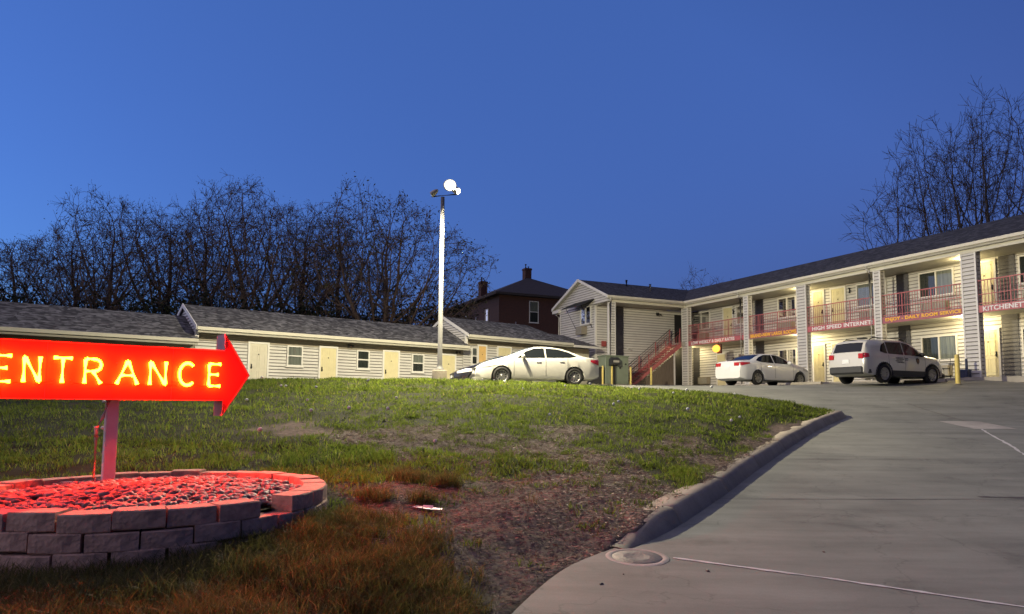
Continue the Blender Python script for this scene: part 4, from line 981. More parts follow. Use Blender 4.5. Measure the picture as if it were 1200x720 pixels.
def car(name, label, cat, loc, rz, C, pm, group=None, wheels=True):
    L_, W2 = C['L'], C['W'] / 2
    root = thing(name, label, cat, loc, rz, group)
    off = (-L_ / 2, 0, 0)
    ax = C['axles']; Rw = C['rw']; Ra = Rw + .055
    xs_ = np.unique(np.r_[0, np.linspace(.0, L_, 90), *[np.linspace(a - Ra, a + Ra, 25) for a in ax], L_]); 
    fine = np.linspace(0, L_, 400)
    zt = smo(fine, pl(C['top'], fine), C.get('sm', .07)); zbt = smo(fine, pl(C['belt'], fine), .10); wd = smo(fine, pl(C['plan'], fine), .05) * W2
    zt[0] = pl(C['top'], 0); zt[-1] = pl(C['top'], L_)
    I = lambda a, x: np.interp(x, fine, a)
    zb0 = C.get('zb', .20)
    def zbot(x): return zb0 + .10 * max(0, (0.35 - x) / .35) ** 1.5 + .06 * max(0, (x - L_ + .35) / .35) ** 1.5
    def section(x):
        z1, zb_, w = I(zt, x), I(zbt, x), I(wd, x); gh = min(1, max(0, (z1 - zb_) / (C['roofh'] - zb_)))
        z4 = min(zb_, z1 - .045); wr = w * (.90 + (C.get('tumble', .70) - .90) * gh)
        z5 = max(z4 + .02, z1 - .028 - .045 * gh); b0 = zbot(x)
        return [(0, b0), (w * .80, b0), (w * .965, b0 + .05), (w * .992, b0 + .16), (w * 1.0, b0 + (z4 - b0) * .58), (w * .985, b0 + (z4 - b0) * .84), (w * .955, z4),
                (w * .955 + (wr - w * .955) * .52, z4 + (z5 - z4) * .5), (wr, z5), (wr * .86, z5 + (z1 - z5) * .62), (wr * .5, z5 + (z1 - z5) * .93), (0, z1)]
    def yside(x, z):
        s_ = section(x); q = s_[3:9]
        return float(np.interp(z, [p[1] for p in q], [p[0] for p in q]))
    def ztop(x, y):
        s_ = section(x)[8:]; return float(np.interp(abs(y), [p[0] for p in s_[::-1]], [p[1] for p in s_[::-1]]))
    V_, F_ = [], []; ns = 12
    for x in xs_:
        s_ = section(x)
        arch = -9
        for a in ax:
            d = abs(x - a)
            if d < Ra: arch = Rw + .0 + math.sqrt(Ra * Ra - d * d)
        row = []
        for k, (y, z) in enumerate(s_):
            if k <= 6: z = max(z, min(arch, s_[6][1] - .02) if k <= 5 else z)
            row.append((y, z))
        ring_ = [(x, y, z) for (y, z) in row] + [(x, -y, z) for (y, z) in row[-2:0:-1]]
        V_ += ring_
    n = 2 * ns - 2
    for i in range(len(xs_) - 1):
        for k in range(n): F_.append((i * n + k, (i + 1) * n + k, (i + 1) * n + (k + 1) % n, i * n + (k + 1) % n))
    F_.append(tuple(range(n))); F_.append(tuple(range((len(xs_) - 1) * n + n - 1, (len(xs_) - 1) * n - 1, -1)))
    b = MB(off); b.add(V_, F_, 0, True); body = b.build('body', pm, root)
    md = body.modifiers.new('edge', 'EDGE_SPLIT'); md.split_angle = R(50)
    u = MB(off); u.box((.35, -W2 * .78, zb0 + .02), (L_ - .4, W2 * .78, .72)); u.build('underbody', M['black'], root)
    def side_patch(nm, lo, hi, m, o=.006, nx_=16, nz=6, sides=(1, -1), par=root):
        for sd in sides:
            p = MB(off); vs = []
            for x in np.linspace(lo[0][0], lo[-1][0], nx_):
                a, c = pl(lo, x), pl(hi, x)
                for k in range(nz): z = a + (c - a) * k / (nz - 1); vs.append((x, sd * (yside(x, z) + o), z))
            p.add(vs, [(i * nz + k, (i + 1) * nz + k, (i + 1) * nz + k + 1, i * nz + k + 1) if sd < 0 else (i * nz + k + 1, (i + 1) * nz + k + 1, (i + 1) * nz + k, i * nz + k) for i in range(nx_ - 1) for k in range(nz - 1)], 0, True)
            p.build(nm, m, par)
    def top_patch(nm, x0, x1, f0, f1, m, o=.008, pw=0.0):
        p = MB(off); vs = []; nx_, ny_ = 12, 13
        for x_i in range(nx_):
            for k in range(ny_):
                v = -1 + 2 * k / (ny_ - 1); t_ = x_i / (nx_ - 1); x = x0 + (x1 - x0) * t_ + pw * v * v * (1 if x1 > x0 else -1)
                wr = section(x)[8][0]; y = v * wr * (f0 + (f1 - f0) * t_); vs.append((x, y, ztop(x, y) + o))
        sg = (x1 > x0)
        p.add(vs, [(i * ny_ + k, (i + 1) * ny_ + k, (i + 1) * ny_ + k + 1, i * ny_ + k + 1) if sg else (i * ny_ + k + 1, (i + 1) * ny_ + k + 1, (i + 1) * ny_ + k, i * ny_ + k) for i in range(nx_ - 1) for k in range(ny_ - 1)], 0, True)
        return p.build(nm, m, root)
    for (nm, lo, hi) in C['glass']: side_patch('side_window', lo, hi, M['carglass'])
    x0, x1, f0, f1 = C['shield']; top_patch('windshield', x0, x1, f0, f1, M[C.get('shieldmat', 'carglass_l')])
    x0, x1, f0, f1 = C['rearglass']; top_patch('rear_window', x0, x1, f0, f1, M['carglass'])
    for x in C['seams']: side_patch('door_seam', [(x - .007, zb0 + .13), (x + .007, zb0 + .13)], [(x - .007, float(I(zbt, x)) - .015)] * 1 + [(x + .007, float(I(zbt, x)) - .015)], M['seam'], .003, 2, 8)
    for x in C['handles']:
        for sd in (1, -1):
            p = MB(off); z = float(I(zbt, x)) - .13; y = yside(x, z); p.box((x - .09, sd * (y - .01), z - .014), (x + .09, sd * (y + .018), z + .014), 0, .008); p.build('door_handle', pm, root)
    for sd in (1, -1):
        xm = C['mirror']; zm = float(I(zbt, xm)) + .06; y = yside(xm, zm); p = MB(off); p.ellipsoid((xm, sd * (y + .13), zm + .02), (.07, .12, .085), 12, 8); p.tube([(xm + .01, sd * (y - .02), zm - .05), (xm, sd * (y + .08), zm - .02)], .03, 6); p.build('mirror', pm if C.get('mirrorpaint', True) else M['black'], root)
        # lamps
    for (lo, hi) in C['tail']: side_patch('taillight', lo, hi, M['taill'], .010, 8, 5)
    for (y0, y1, z0, z1, x) in C.get('tailrear', ()):
        for sd in (1, -1): p = MB(off); p.box((x - .012, sd * y0, z0), (x + .05, sd * y1, z1), 0, .01); p.build('taillight', M['taill'], root)
    for (lo, hi) in C['head']: side_patch('headlight', lo, hi, M['headl'], .010, 8, 5)
    x, z0, z1 = C['plate_r']; p = MB(off); p.box((x - .012, -.16, z0), (x + .01, .16, z1), 0, .004); p.build('licence_plate', M['plate'], root)
    p = MB(off); p.box((L_ - .02, -.16, .42), (L_ + .012, .16, .54)); p.build('licence_plate', M['plate'], root)
    p = MB(off); z = C.get('grille', .52); p.box((L_ - .05, -.42, z), (L_ + .006, .42, z + .09), 0, .01); p.box((L_ - .06, -.5, .28), (L_ + .004, .5, .38), 0, .01); p.build('grille', M['black'], root)
    for extra in C.get('extra', ()): extra(root, off, side_patch, yside, ztop, section)
    # wheels
    for a in ax:
        for sd in (1, -1):
            yo = W2 - .105
            wb = MB(off); c = (a, sd * yo, Rw)
            hw = .105
            wb.lathe([(Rw * .66, -hw), (Rw * .93, -hw), (Rw, -hw * .7), (Rw, hw * .7), (Rw * .93, hw), (Rw * .66, hw), (Rw * .64, hw * .4)], 'y', c, 28); wb.lathe([(.001, -hw * .3), (Rw * .7, -hw * .3)], 'y', c, 20)
            wh = wb.build('wheel', M['tyre'], root)
            rm = MB(off); o1 = sd * hw * .92
            rm.lathe([(Rw * .655, o1 * .5), (Rw * .67, o1), (Rw * .60, o1 * .95), (Rw * .585, o1 * .4)], 'y', c, 28); rm.lathe([(.001, o1 * .92), (Rw * .13, o1 * .9), (Rw * .16, o1 * .5)], 'y', c, 14)
            ns_ = C.get('spokes', 8)
            for k in range(ns_):
                t_ = 2 * PI * k / ns_; d = Vector((math.cos(t_), 0, math.sin(t_))); q = Vector((-math.sin(t_), 0, math.cos(t_))); cc = Vector(c)
                wi, wo = .030, C.get('spw', .034)
                rm.add([cc + d * Rw * .12 + q * wi + Vector((0, o1 * .85, 0)), cc + d * Rw * .12 - q * wi + Vector((0, o1 * .85, 0)), cc + d * Rw * .61 - q * wo + Vector((0, o1 * .9, 0)), cc + d * Rw * .61 + q * wo + Vector((0, o1 * .9, 0)),
                        cc + d * Rw * .12 + q * wi + Vector((0, o1 * .4, 0)), cc + d * Rw * .12 - q * wi + Vector((0, o1 * .4, 0)), cc + d * Rw * .61 - q * wo + Vector((0, o1 * .4, 0)), cc + d * Rw * .61 + q * wo + Vector((0, o1 * .4, 0))],
                       [(0, 1, 2, 3), (1, 0, 4, 5), (2, 1, 5, 6), (3, 2, 6, 7), (0, 3, 7, 4), (3, 2, 1, 0)])
            rm.build('rim', M['rim'], wh)
    return root

# compact white saloon with a cab-forward arc roof (seen from its left)
CIV = dict(L=4.54, W=1.75, rw=.315, axles=(.95, 3.62), roofh=1.43, tumble=.66, zb=.19, sm=.09,
    top=[(0, .80), (.03, .99), (.12, 1.02), (.55, 1.07), (.9, 1.21), (1.35, 1.37), (1.85, 1.43), (2.35, 1.425), (2.75, 1.33), (3.2, 1.14), (3.55, .995), (3.95, .90), (4.25, .80), (4.42, .70), (4.51, .58), (4.54, .45)],
    belt=[(0, .97), (.5, 1.0), (1.2, .985), (2.4, .955), (3.2, .93), (3.7, .86), (4.2, .74), (4.54, .60)],
    plan=[(0, .80), (.08, .90), (.35, .97), (1, 1), (3.4, 1), (3.9, .965), (4.25, .86), (4.42, .74), (4.54, .55)],
    glass=[('r', [(.86, 1.045), (1.12, 1.0), (1.99, .985)], [(.86, 1.06), (1.12, 1.20), (1.5, 1.31), (1.99, 1.345)]), ('f', [(2.04, .985), (3.05, .96)], [(2.04, 1.345), (2.4, 1.335), (2.75, 1.20), (3.05, .975)])],
    shield=(3.42, 2.42, .93, .93), rearglass=(.62, 1.42, .88, .90), seams=(.0 + 1.2, 2.015, 3.18), handles=(1.42, 2.28), mirror=2.86,
    tail=[([(.02, .74), (.34, .86)], [(.02, .96), (.34, .93)])], tailrear=[(.45, .68, .74, .93, .0)], head=[([(3.78, .70), (4.40, .60)], [(3.78, .80), (4.05, .80), (4.40, .69)])], plate_r=(.0, .62, .76), spokes=10, spw=.026)
# sporty white saloon seen from behind
LEG = dict(L=4.73, W=1.80, rw=.325, axles=(1.02, 3.77), roofh=1.50, tumble=.70, zb=.20, sm=.06,
    top=[(0, .86), (.03, 1.08), (.10, 1.12), (.55, 1.135), (.72, 1.17), (1.25, 1.41), (1.7, 1.50), (2.4, 1.505), (2.8, 1.41), (3.4, 1.12), (3.6, 1.04), (4.1, .96), (4.5, .85), (4.66, .72), (4.73, .5)],
    belt=[(0, 1.02), (.6, 1.05), (1.4, 1.02), (2.6, .99), (3.5, .97), (4.2, .86), (4.73, .66)],
    plan=[(0, .82), (.06, .90), (.3, .97), (.9, 1), (3.7, 1), (4.2, .95), (4.5, .86), (4.73, .58)],
    glass=[('r', [(1.02, 1.12), (1.25, 1.06), (2.08, 1.03)], [(1.02, 1.15), (1.25, 1.30), (1.6, 1.41), (2.08, 1.43)]), ('f', [(2.14, 1.03), (3.24, 1.0)], [(2.14, 1.43), (2.45, 1.42), (2.85, 1.29), (3.24, 1.02)])],
    shield=(3.50, 2.62, .93, .93), rearglass=(.66, 1.40, .92, .90), seams=(1.22, 2.11, 3.32), handles=(1.5, 2.4), mirror=3.0,
    tail=[([(.02, .86), (.55, .97)], [(.02, 1.03), (.55, 1.02)])], tailrear=[(.42, .72, .86, 1.02, .0)], head=[([(4.0, .74), (4.6, .66)], [(4.0, .86), (4.6, .76)])], plate_r=(-.0, .70, .84), spokes=7, spw=.04)
def suv_extra(root, off, sp, yside, ztop, section):
    sp('side_cladding', [(.02, .30), (4.66, .30)], [(.02, .44), (4.66, .44)], M['clad'], .012, 40, 3) if False else None
    p = MB(off)
    for sd in (1, -1):
        p.prism([(1.36, sd * .90, .27), (3.30, sd * .90, .27), (3.30, sd * .945, .50), (1.36, sd * .945, .50)], (0, sd * .014, 0))
        for a_ in (.98, 3.68):
            p.tube([(a_ + .44 * math.cos(t), sd * .935, .365 + .44 * math.sin(t)) for t in np.linspace(R(-12), R(192), 16)], .032, 6)
    p.box((-.05, -.80, .34), (.20, .80, .66), 0, .07); p.box((.15, -.9, .34), (.62, .9, .56), 0, .05); p.box((4.45, -.78, .26), (4.70, .78, .48), 0, .06); p.build('bumper_cladding', M['clad'], root)
    for sd in (1, -1):
        p = MB(off); y = sd * .60; p.tube([(.62, y, 1.70), (.78, y, 1.785), (2.3, y, 1.80), (2.55, y, 1.73)], .03, 6); p.build('roof_rail', M['black'], root)
    p = MB(off); p.box((.62, -.34, 1.755), (.86, -.02, 1.80), 0, .01); p.build('roof_rack_box', M['black'], root)
    # door badge (shield) and small lettering on the right-hand doors
    sh = MB(off); O = lambda x, z, o=.009: (x, -(yside(x, z) + o), z)
    outl = [(-.10, .10), (0, .13), (.10, .10), (.09, -.03), (0, -.14), (-.09, -.03)]
    c = (2.86, .90); sh.poly([O(c[0] + a, c[1] + b_) for (a, b_) in outl][::-1], 0)
    sh.poly([O(c[0] + a * .6, c[1] + b_ * .6, .012) for (a, b_) in outl][::-1], 1); sh.build('door_badge', [M['black'], mat('badge_brown', (.22, .10, .05), .5)], root)
    tx = MB(off)
    for k, (xa, xb, z) in enumerate(((1.62, 2.02, .985), (1.66, 2.06, .93), (1.60, 1.98, .865), (1.7, 2.06, .81), (2.14, 2.30, .97), (2.14, 2.30, .91))):
        xx = xa
        while xx < xb: ww = random.uniform(.02, .045); tx.quad(O(xx, z), O(xx + ww, z), O(xx + ww, z + .035), O(xx, z + .035)); xx += ww + .015
    tx.build('door_lettering', M['darkgray'], root)
SUV = dict(L=4.68, W=1.88, rw=.365, axles=(.98, 3.68), roofh=1.72, tumble=.78, zb=.26, sm=.045,
    top=[(0, .80), (.02, 1.04), (.06, 1.16), (.24, 1.60), (.36, 1.69), (1.0, 1.735), (2.3, 1.735), (2.68, 1.64), (3.34, 1.23), (3.5, 1.16), (4.1, 1.10), (4.48, 1.0), (4.62, .84), (4.68, .5)],
    belt=[(0, 1.12), (.6, 1.14), (1.5, 1.11), (3.3, 1.07), (4.2, .94), (4.68, .70)],
    plan=[(0, .86), (.08, .93), (.4, .98), (1, 1), (3.7, 1), (4.2, .95), (4.5, .84), (4.68, .62)],
    glass=[('q', [(.86, 1.22), (1.10, 1.16), (1.22, 1.155)], [(.86, 1.28), (1.0, 1.50), (1.22, 1.60)]), ('r', [(1.27, 1.155), (2.12, 1.13)], [(1.27, 1.61), (2.12, 1.63)]), ('f', [(2.17, 1.13), (3.22, 1.10)], [(2.17, 1.63), (2.5, 1.59), (2.85, 1.42), (3.22, 1.12)])],
    shield=(3.36, 2.70, .93, .93), rearglass=(.08, .245, .86, .86), seams=(1.25, 2.145, 3.30), handles=(1.5, 2.42), mirror=3.02, mirrorpaint=False,
    tail=[([(.02, .96), (.24, .99)], [(.02, 1.16), (.24, 1.13)])], tailrear=[(.58, .80, .94, 1.13, .0)], head=[([(4.0, .84), (4.55, .74)], [(4.0, .96), (4.55, .86)])], plate_r=(.0, .76, .92), spokes=10, spw=.03, extra=(suv_extra,))
def put(x, y): return pave_pt(x, y)
car('sedan_car', 'white compact saloon parked side on at the crest of the lawn', 'car', put(.83, 25.35), R(180 + 10), CIV, M['carwhite'])
car('sedan_car', 'white saloon parked tail out facing the motel under the DAILY RATES banner', 'car', put(12.1, 32.7), R(27), LEG, M['carwhite2'])
car('sport_utility_vehicle', 'silver SUV with a door badge parked facing the motel beside the yellow bollard', 'car', put(15.3, 27.75), R(23), SUV, M['carsilver'])
BLK = dict(CIV); BLK = dict(BLK, shieldmat='carglass_l')
car('sedan_car', 'black saloon mostly hidden behind the white compact saloon by the lamp post', 'car', put(-.42, 30.2), R(180 + 14), BLK, M['carblack'])
# ------------------------------------------------------------------ lot furniture
# pole lamp
LPX, LPY = -2.41, 22.8; lz = float(ground_z(np.array([LPX]), np.array([LPY]))[0])
lamp = thing('parking_lot_lamp', 'tall white lamp pole with lit floodlights on a tan concrete base', 'street lamp', (LPX, LPY, lz))
TOP = 7.03 - lz
f = MB(); f.lathe([(.25, -.3), (.25, 1.08 - lz), (.23, 1.115 - lz), (.001, 1.115 - lz)], n=4 * 6); f.build('base', M['kerbc'], lamp)
f = MB(); f.lathe([(.15, 1.115 - lz), (.15, 1.15 - lz), (.11, 1.19 - lz), (.080, 1.30 - lz), (.066, TOP), (.001, TOP)], n=20); f.build('pole', M['polewhite'], lamp)
f = MB(); f.tube([(-.38, .05, TOP + .03), (.50, -.05, TOP + .09)], .03, 8); f.build('crossarm', M['gray_metal'], lamp)
M['lens'] = emis('lit_floodlight_lens', (1.0, .95, .80), 4.0)
HEADS = []
def flood(c, aim, w, h):
    aim = Vector(aim).normalized(); side = aim.cross(Vector((0, 0, 1))).normalized(); up = side.cross(aim); c = Vector(c)
    hd = MB(); vs = []; nn = 20
    for (o, k) in ((0, 1.0), (.10, 1.0), (.20, .75), (.27, .35)):
        for t in np.linspace(0, 2 * PI, nn, endpoint=False): vs.append(c - aim * o + side * (math.cos(t) * w * k) + up * (math.sin(t) * h * k))
    hd.add(vs, [(i * nn + k, i * nn + (k + 1) % nn, (i + 1) * nn + (k + 1) % nn, (i + 1) * nn + k) for i in range(3) for k in range(nn)] + [tuple(range(3 * nn, 4 * nn))], 0, True)
    o = hd.build('floodlight', M['gray_metal'], lamp)
    le = MB(); q = .88; le.add([c + aim * .004 + side * (math.cos(t) * w * q) + up * (math.sin(t) * h * q) for t in np.linspace(0, 2 * PI, 20, endpoint=False)], [tuple(range(20))]); le.build('lens', M['lens'], o)
    return Vector((LPX, LPY, lz)) + c + aim * .12
HEADS.append((flood((.26, -.12, TOP + .38), (.35, -1, -.30), .22, .20), (.16, -.85, -1), 1))
HEADS.append((flood((.53, -.03, TOP + .20), (1, -.25, -.5), .17, .12), (.62, .50, -.58), 2))
HEADS.append((flood((-.38, .03, TOP + .10), (-.85, .35, -.55), .11, .09), (-.55, .70, -.75), 3))
# green utility cabinet and its neighbours (motel frame)
def mthing(name, label, cat, s_, y_, z, group=None): return thing(name, label, cat, mw(s_, y_, z), ANG, group)
cb = mthing('utility_cabinet', 'large green steel utility cabinet by the foot of the red stair', 'cabinet', 17.2, 6.62, 1.215)
f = MB(); f.box((-.42, -.80, .06), (.42, .86, 1.72), 0, .02); f.build('body', M['green_box'], cb)
f = MB(); f.box((-.46, -.84, 1.72), (.46, .90, 1.80), 0, .015); f.build('lid', M['green_box'], cb)
f = MB(); f.box((-.44, -.76, .18), (-.418, .20, 1.62)); f.build('door', M['green_box'], cb)
f = MB(); f.box((-.44, .26, .18), (-.418, .82, 1.62)); f.build('door', M['green_box'], cb)
f = MB(); f.box((-.48, -.20, 1.0), (-.438, -.12, 1.12)); f.box((-.48, -.60, 1.25), (-.438, -.52, 1.32)); f.build('latch', M['black'], cb)
f = MB(); f.box((-.5, -.95, 0), (.5, 1.0, .055)); f.build('plinth', M['kerbc'], cb)
bx = mthing('drop_box', 'black hooded box on a post in front of the green cabinet', 'box', 16.6, 6.98, 1.215)
f = MB(); f.box((-.04, -.04, 0), (.04, .04, 1.25)); f.build('post', M['black'], bx)
f = MB(); f.prism([(-.22, -.28, 1.22), (.18, -.28, 1.16), (.20, -.28, 1.50), (-.02, -.28, 1.66), (-.20, -.28, 1.56)], (0, .56, 0)); f.build('hood', M['darkgray'], bx)
f = MB(); f.box((-.26, -.2, 1.34), (-.222, .2, 1.46)); f.build('slot_plate', M['gray_metal'], bx)
tb = mthing('trash_bin', 'dark grey wheeled trash bin standing behind the white compact saloon', 'bin', 17.1, 8.05, 1.22)
f = MB(); f.add([(-.28, -.30, .06), (.28, -.30, .06), (.28, .30, .06), (-.28, .30, .06), (-.34, -.36, .98), (.34, -.36, .98), (.34, .36, .98), (-.34, .36, .98)], [(3, 2, 1, 0), (4, 5, 6, 7), (0, 1, 5, 4), (1, 2, 6, 5), (2, 3, 7, 6), (3, 0, 4, 7)]); f.build('bin_body', M['darkgray'], tb)
f = MB(); f.box((-.38, -.39, .985), (.38, .39, 1.05), 0, .02); f.build('lid', M['darkgray'], tb)
for q in (-1, 1):
    f = MB(); f.lathe([(.001, -.03), (.1, -.03), (.1, .03), (.001, .03)], 'y', (.28, q * .3, .10), 14); f.build('wheel', M['black'], tb)
def bollard(label, loc, h, r, m, group):
    o = thing('bollard', label, 'bollard', loc, 0, group)
    f = MB(); f.lathe([(r, 0), (r, h - .05), (r * .8, h - .012), (r * .4, h), (.001, h)], n=16); f.build('pipe', m, o)
    f = MB(); f.lathe([(r + .05, 0), (r + .05, .02), (r, .03)], n=16); f.build('base_collar', M['kerbc'], o)
GB = 'yellow pipe bollards in front of the motel'
for (px_s, lab) in ((7.70, 'yellow bollard nearest the trash bin, left of the green cabinet'), (7.05, 'yellow bollard beside the black hooded box'), (5.70, 'yellow bollard right of the green cabinet at the foot of the stair'), (4.18, 'yellow bollard in front of the plank screen under the stair')):
    bollard(lab, mw(16.75, px_s + .0, 1.212), 1.14, .062, M['bollard'], GB)
bollard('tall yellow bollard beside the nose of the silver SUV', pave_pt(17.35, 26.55), 1.17, .085, M['bollard'], GB)
bollard('thin dark blue post in front of the broad motel column', mw(-.18, .5, 1.262), .80, .05, M['navy'], None)
# chair, crate
ch = mthing('patio_chair', 'black metal chair standing on the walkway in front of the silver SUV', 'chair', 1.05, .25, 1.262)
f = MB(); f.box((-.24, -.22, .42), (.24, .22, .455), 0, .01); f.build('seat', M['black'], ch)
f = MB(); f.tube([(-.24, -.2, .44), (-.24, -.27, .86), (.24, -.27, .86), (.24, -.2, .44)], .016, 6); f.tube([(-.24, -.24, .66), (.24, -.24, .66)], .012, 6); f.build('backrest', M['black'], ch)
for (a, b_) in ((-.23, -.2), (.23, -.2), (-.23, .2), (.23, .2)):
    f = MB(); f.tube([(a, b_, .43), (a * 1.08, b_ * 1.1, 0)], .015, 6); f.build('leg', M['black'], ch)
ct = mthing('side_table', 'small black metal table between the yellow bollard and the broad column', 'table', .40, .35, 1.262)
f = MB(); f.lathe([(.001, .60), (.24, .60), (.25, .615), (.24, .63), (.001, .63)], n=20); f.build('tabletop', M['black'], ct)
for k in range(3):
    f = MB(); t_ = k * 2.1; f.tube([(.08 * math.cos(t_), .08 * math.sin(t_), .6), (.2 * math.cos(t_), .2 * math.sin(t_), 0)], .014, 6); f.build('leg', M['black'], ct)
cr = mthing('storage_crate', 'dull blue plastic box on the walkway against the broad column', 'box', -.02, .38, 1.262)
f = MB(); f.box((-.2, -.14, 0), (.2, .14, .3), 0, .02); f.build('box_body', M['navy'], cr)
f = MB(); f.box((-.22, -.16, .3), (.22, .16, .36), 0, .015); f.build('lid', M['bluebox'], cr)
# wheel stops
ws = MB(); ws.prism([(-.9, -.075, 0), (-.9, .075, 0), (-.9, .05, .12), (-.9, -.05, .12)], (1.8, 0, 0))
w0 = None
for (x, y, a, lab) in ((17.0, 28.1, 113, 'concrete wheel stop before the front wheels of the silver SUV'), (14.1, 35.7, 117, 'concrete wheel stop before the front wheels of the white saloon under the banner'), (13.6, 31.6, 114, 'empty concrete wheel stop between the two cars facing the motel')):
    if w0 is None: w0 = ws.build('wheel_stop', M['lot']); o = w0
    else: o = w0.copy(); COL.objects.link(o)
    o.location = pave_pt(x, y); o.rotation_euler = (0, 0, R(a)); tag(o, lab, 'wheel stop', 'concrete wheel stops in front of the motel')
# glowing orange oval lamp under the slab
ol = mthing('hanging_lamp', 'glowing orange oval lamp in a dark housing hanging under the balcony slab', 'lamp', 15.35, .05, 3.10)
f = MB(); f.box((-.36, -.02, .18), (.02, .14, .78), 0, .04); f.tube([(-.1, .06, .78), (-.1, .06, .92)], .02, 6); f.build('housing', mat('dark_orange_housing', (.10, .02, .01), .5), ol)
M['orange_glow'] = emis('orange_lamp', (1.0, .40, .05), 2.4)
f = MB(); f.ellipsoid((.02, .14, .50), (.34, .16, .24), 18, 10); f.build('lamp_globe', M['orange_glow'], ol)

# ------------------------------------------------------------------ brick building behind
bk = thing('brick_apartment_house', 'dark brick house with a hipped roof and two chimneys behind the motel', 'building', (-1.25, 64, 1.0), R(24.5))
zE = 10.55 - 1.0; Lx, Ly = 11.0, 20.0       # local x along the front face, y away
f = MB(); f.box((0, 0, 0), (Lx, Ly, zE)); f.build('wall', M['brick'], bk)
f = MB(); e = .55; zr = zE + 2.75
top = [(-e, -e, zE), (Lx + e, -e, zE), (Lx + e, Ly + e, zE), (-e, Ly + e, zE), (Lx / 2, 5.2, zr), (Lx / 2, Ly - 5.2, zr)]
f.add(top + [(p[0], p[1], p[2] - .22) for p in top[:4]], [(0, 1, 4), (1, 2, 5, 4), (2, 3, 5), (3, 0, 4, 5), (0, 6, 7, 1), (1, 7, 8, 2), (2, 8, 9, 3), (3, 9, 6, 0), (9, 8, 7, 6)]); rf = f.build('roof', M['roof_b'], bk)
for (cx_, cy_, hh) in ((Lx / 2, 5.4, 1.0), (.55, 5.5, 1.55)):
    f = MB(); z0 = zr - .6 if cx_ > 2 else zE - .2
    zt_ = z0 + hh + .6; f.box((cx_ - .36, cy_ - .36, z0), (cx_ + .36, cy_ + .36, zt_)); f.box((cx_ - .41, cy_ - .41, zt_ - .2), (cx_ + .41, cy_ + .41, zt_ - .05)); f.tube([(cx_ - .15, cy_, zt_), (cx_ - .15, cy_, zt_ + .45)], .11, 8); f.tube([(cx_ + .17, cy_, zt_), (cx_ + .17, cy_, zt_ + .22)], .11, 8); f.build('chimney', M['brick'], rf)
PF = lambda x, z, o: Vector((x, -o - .004, z)); PL = lambda x, z, o: Vector((-o - .004, x, z))
window(bk, PF, 3.15, 4.15, 6.85, 8.95, ('curtain', 'curtain_d'), 'h'); window(bk, PF, 7.2, 8.2, 6.85, 8.95, ('curtain', 'curtain_d'), 'h')
for (a, b_) in ((2.6, 3.3), (8.2, 9.0), (9.6, 10.4), (11.4, 12.1), (15, 15.9)): window(bk, PL, a, b_, 7.1, 8.3, ('curtain', 'curtain'), 'h')
for (a, b_) in ((6.0, 6.9), (12.5, 13.3)): window(bk, PL, a, b_, 4.3, 5.6, ('curtain', 'curtain_d'), 'h')

# ------------------------------------------------------------------ trees
def tube_segments(segs, nside):
    S = np.array(segs, np.float32)      # x0 y0 z0 x1 y1 z1 r0 r1
    p0, p1, r0, r1 = S[:, 0:3], S[:, 3:6], S[:, 6], S[:, 7]
    d = p1 - p0; d /= np.linalg.norm(d, axis=1, keepdims=True) + 1e-9
    ref = np.where(np.abs(d[:, 2:3]) < .9, np.array([[0, 0, 1.]]), np.array([[1., 0, 0]]))
    a = np.cross(d, ref); a /= np.linalg.norm(a, axis=1, keepdims=True) + 1e-9; b = np.cross(d, a)
    Vs = []
    for (p, r) in ((p0, r0), (p1, r1)):
        for k in range(nside):
            t = 2 * PI * k / nside; Vs.append(p + a * (math.cos(t) * r)[:, None] + b * (math.sin(t) * r)[:, None])
    Vv = np.stack(Vs, 1).reshape(-1, 3); n = len(S); base = np.arange(n)[:, None] * 2 * nside
    q = np.stack([np.stack([base[:, 0] + k, base[:, 0] + (k + 1) % nside, base[:, 0] + nside + (k + 1) % nside, base[:, 0] + nside + k], -1) for k in range(nside)], 1).reshape(-1, 4)
    return Vv, q
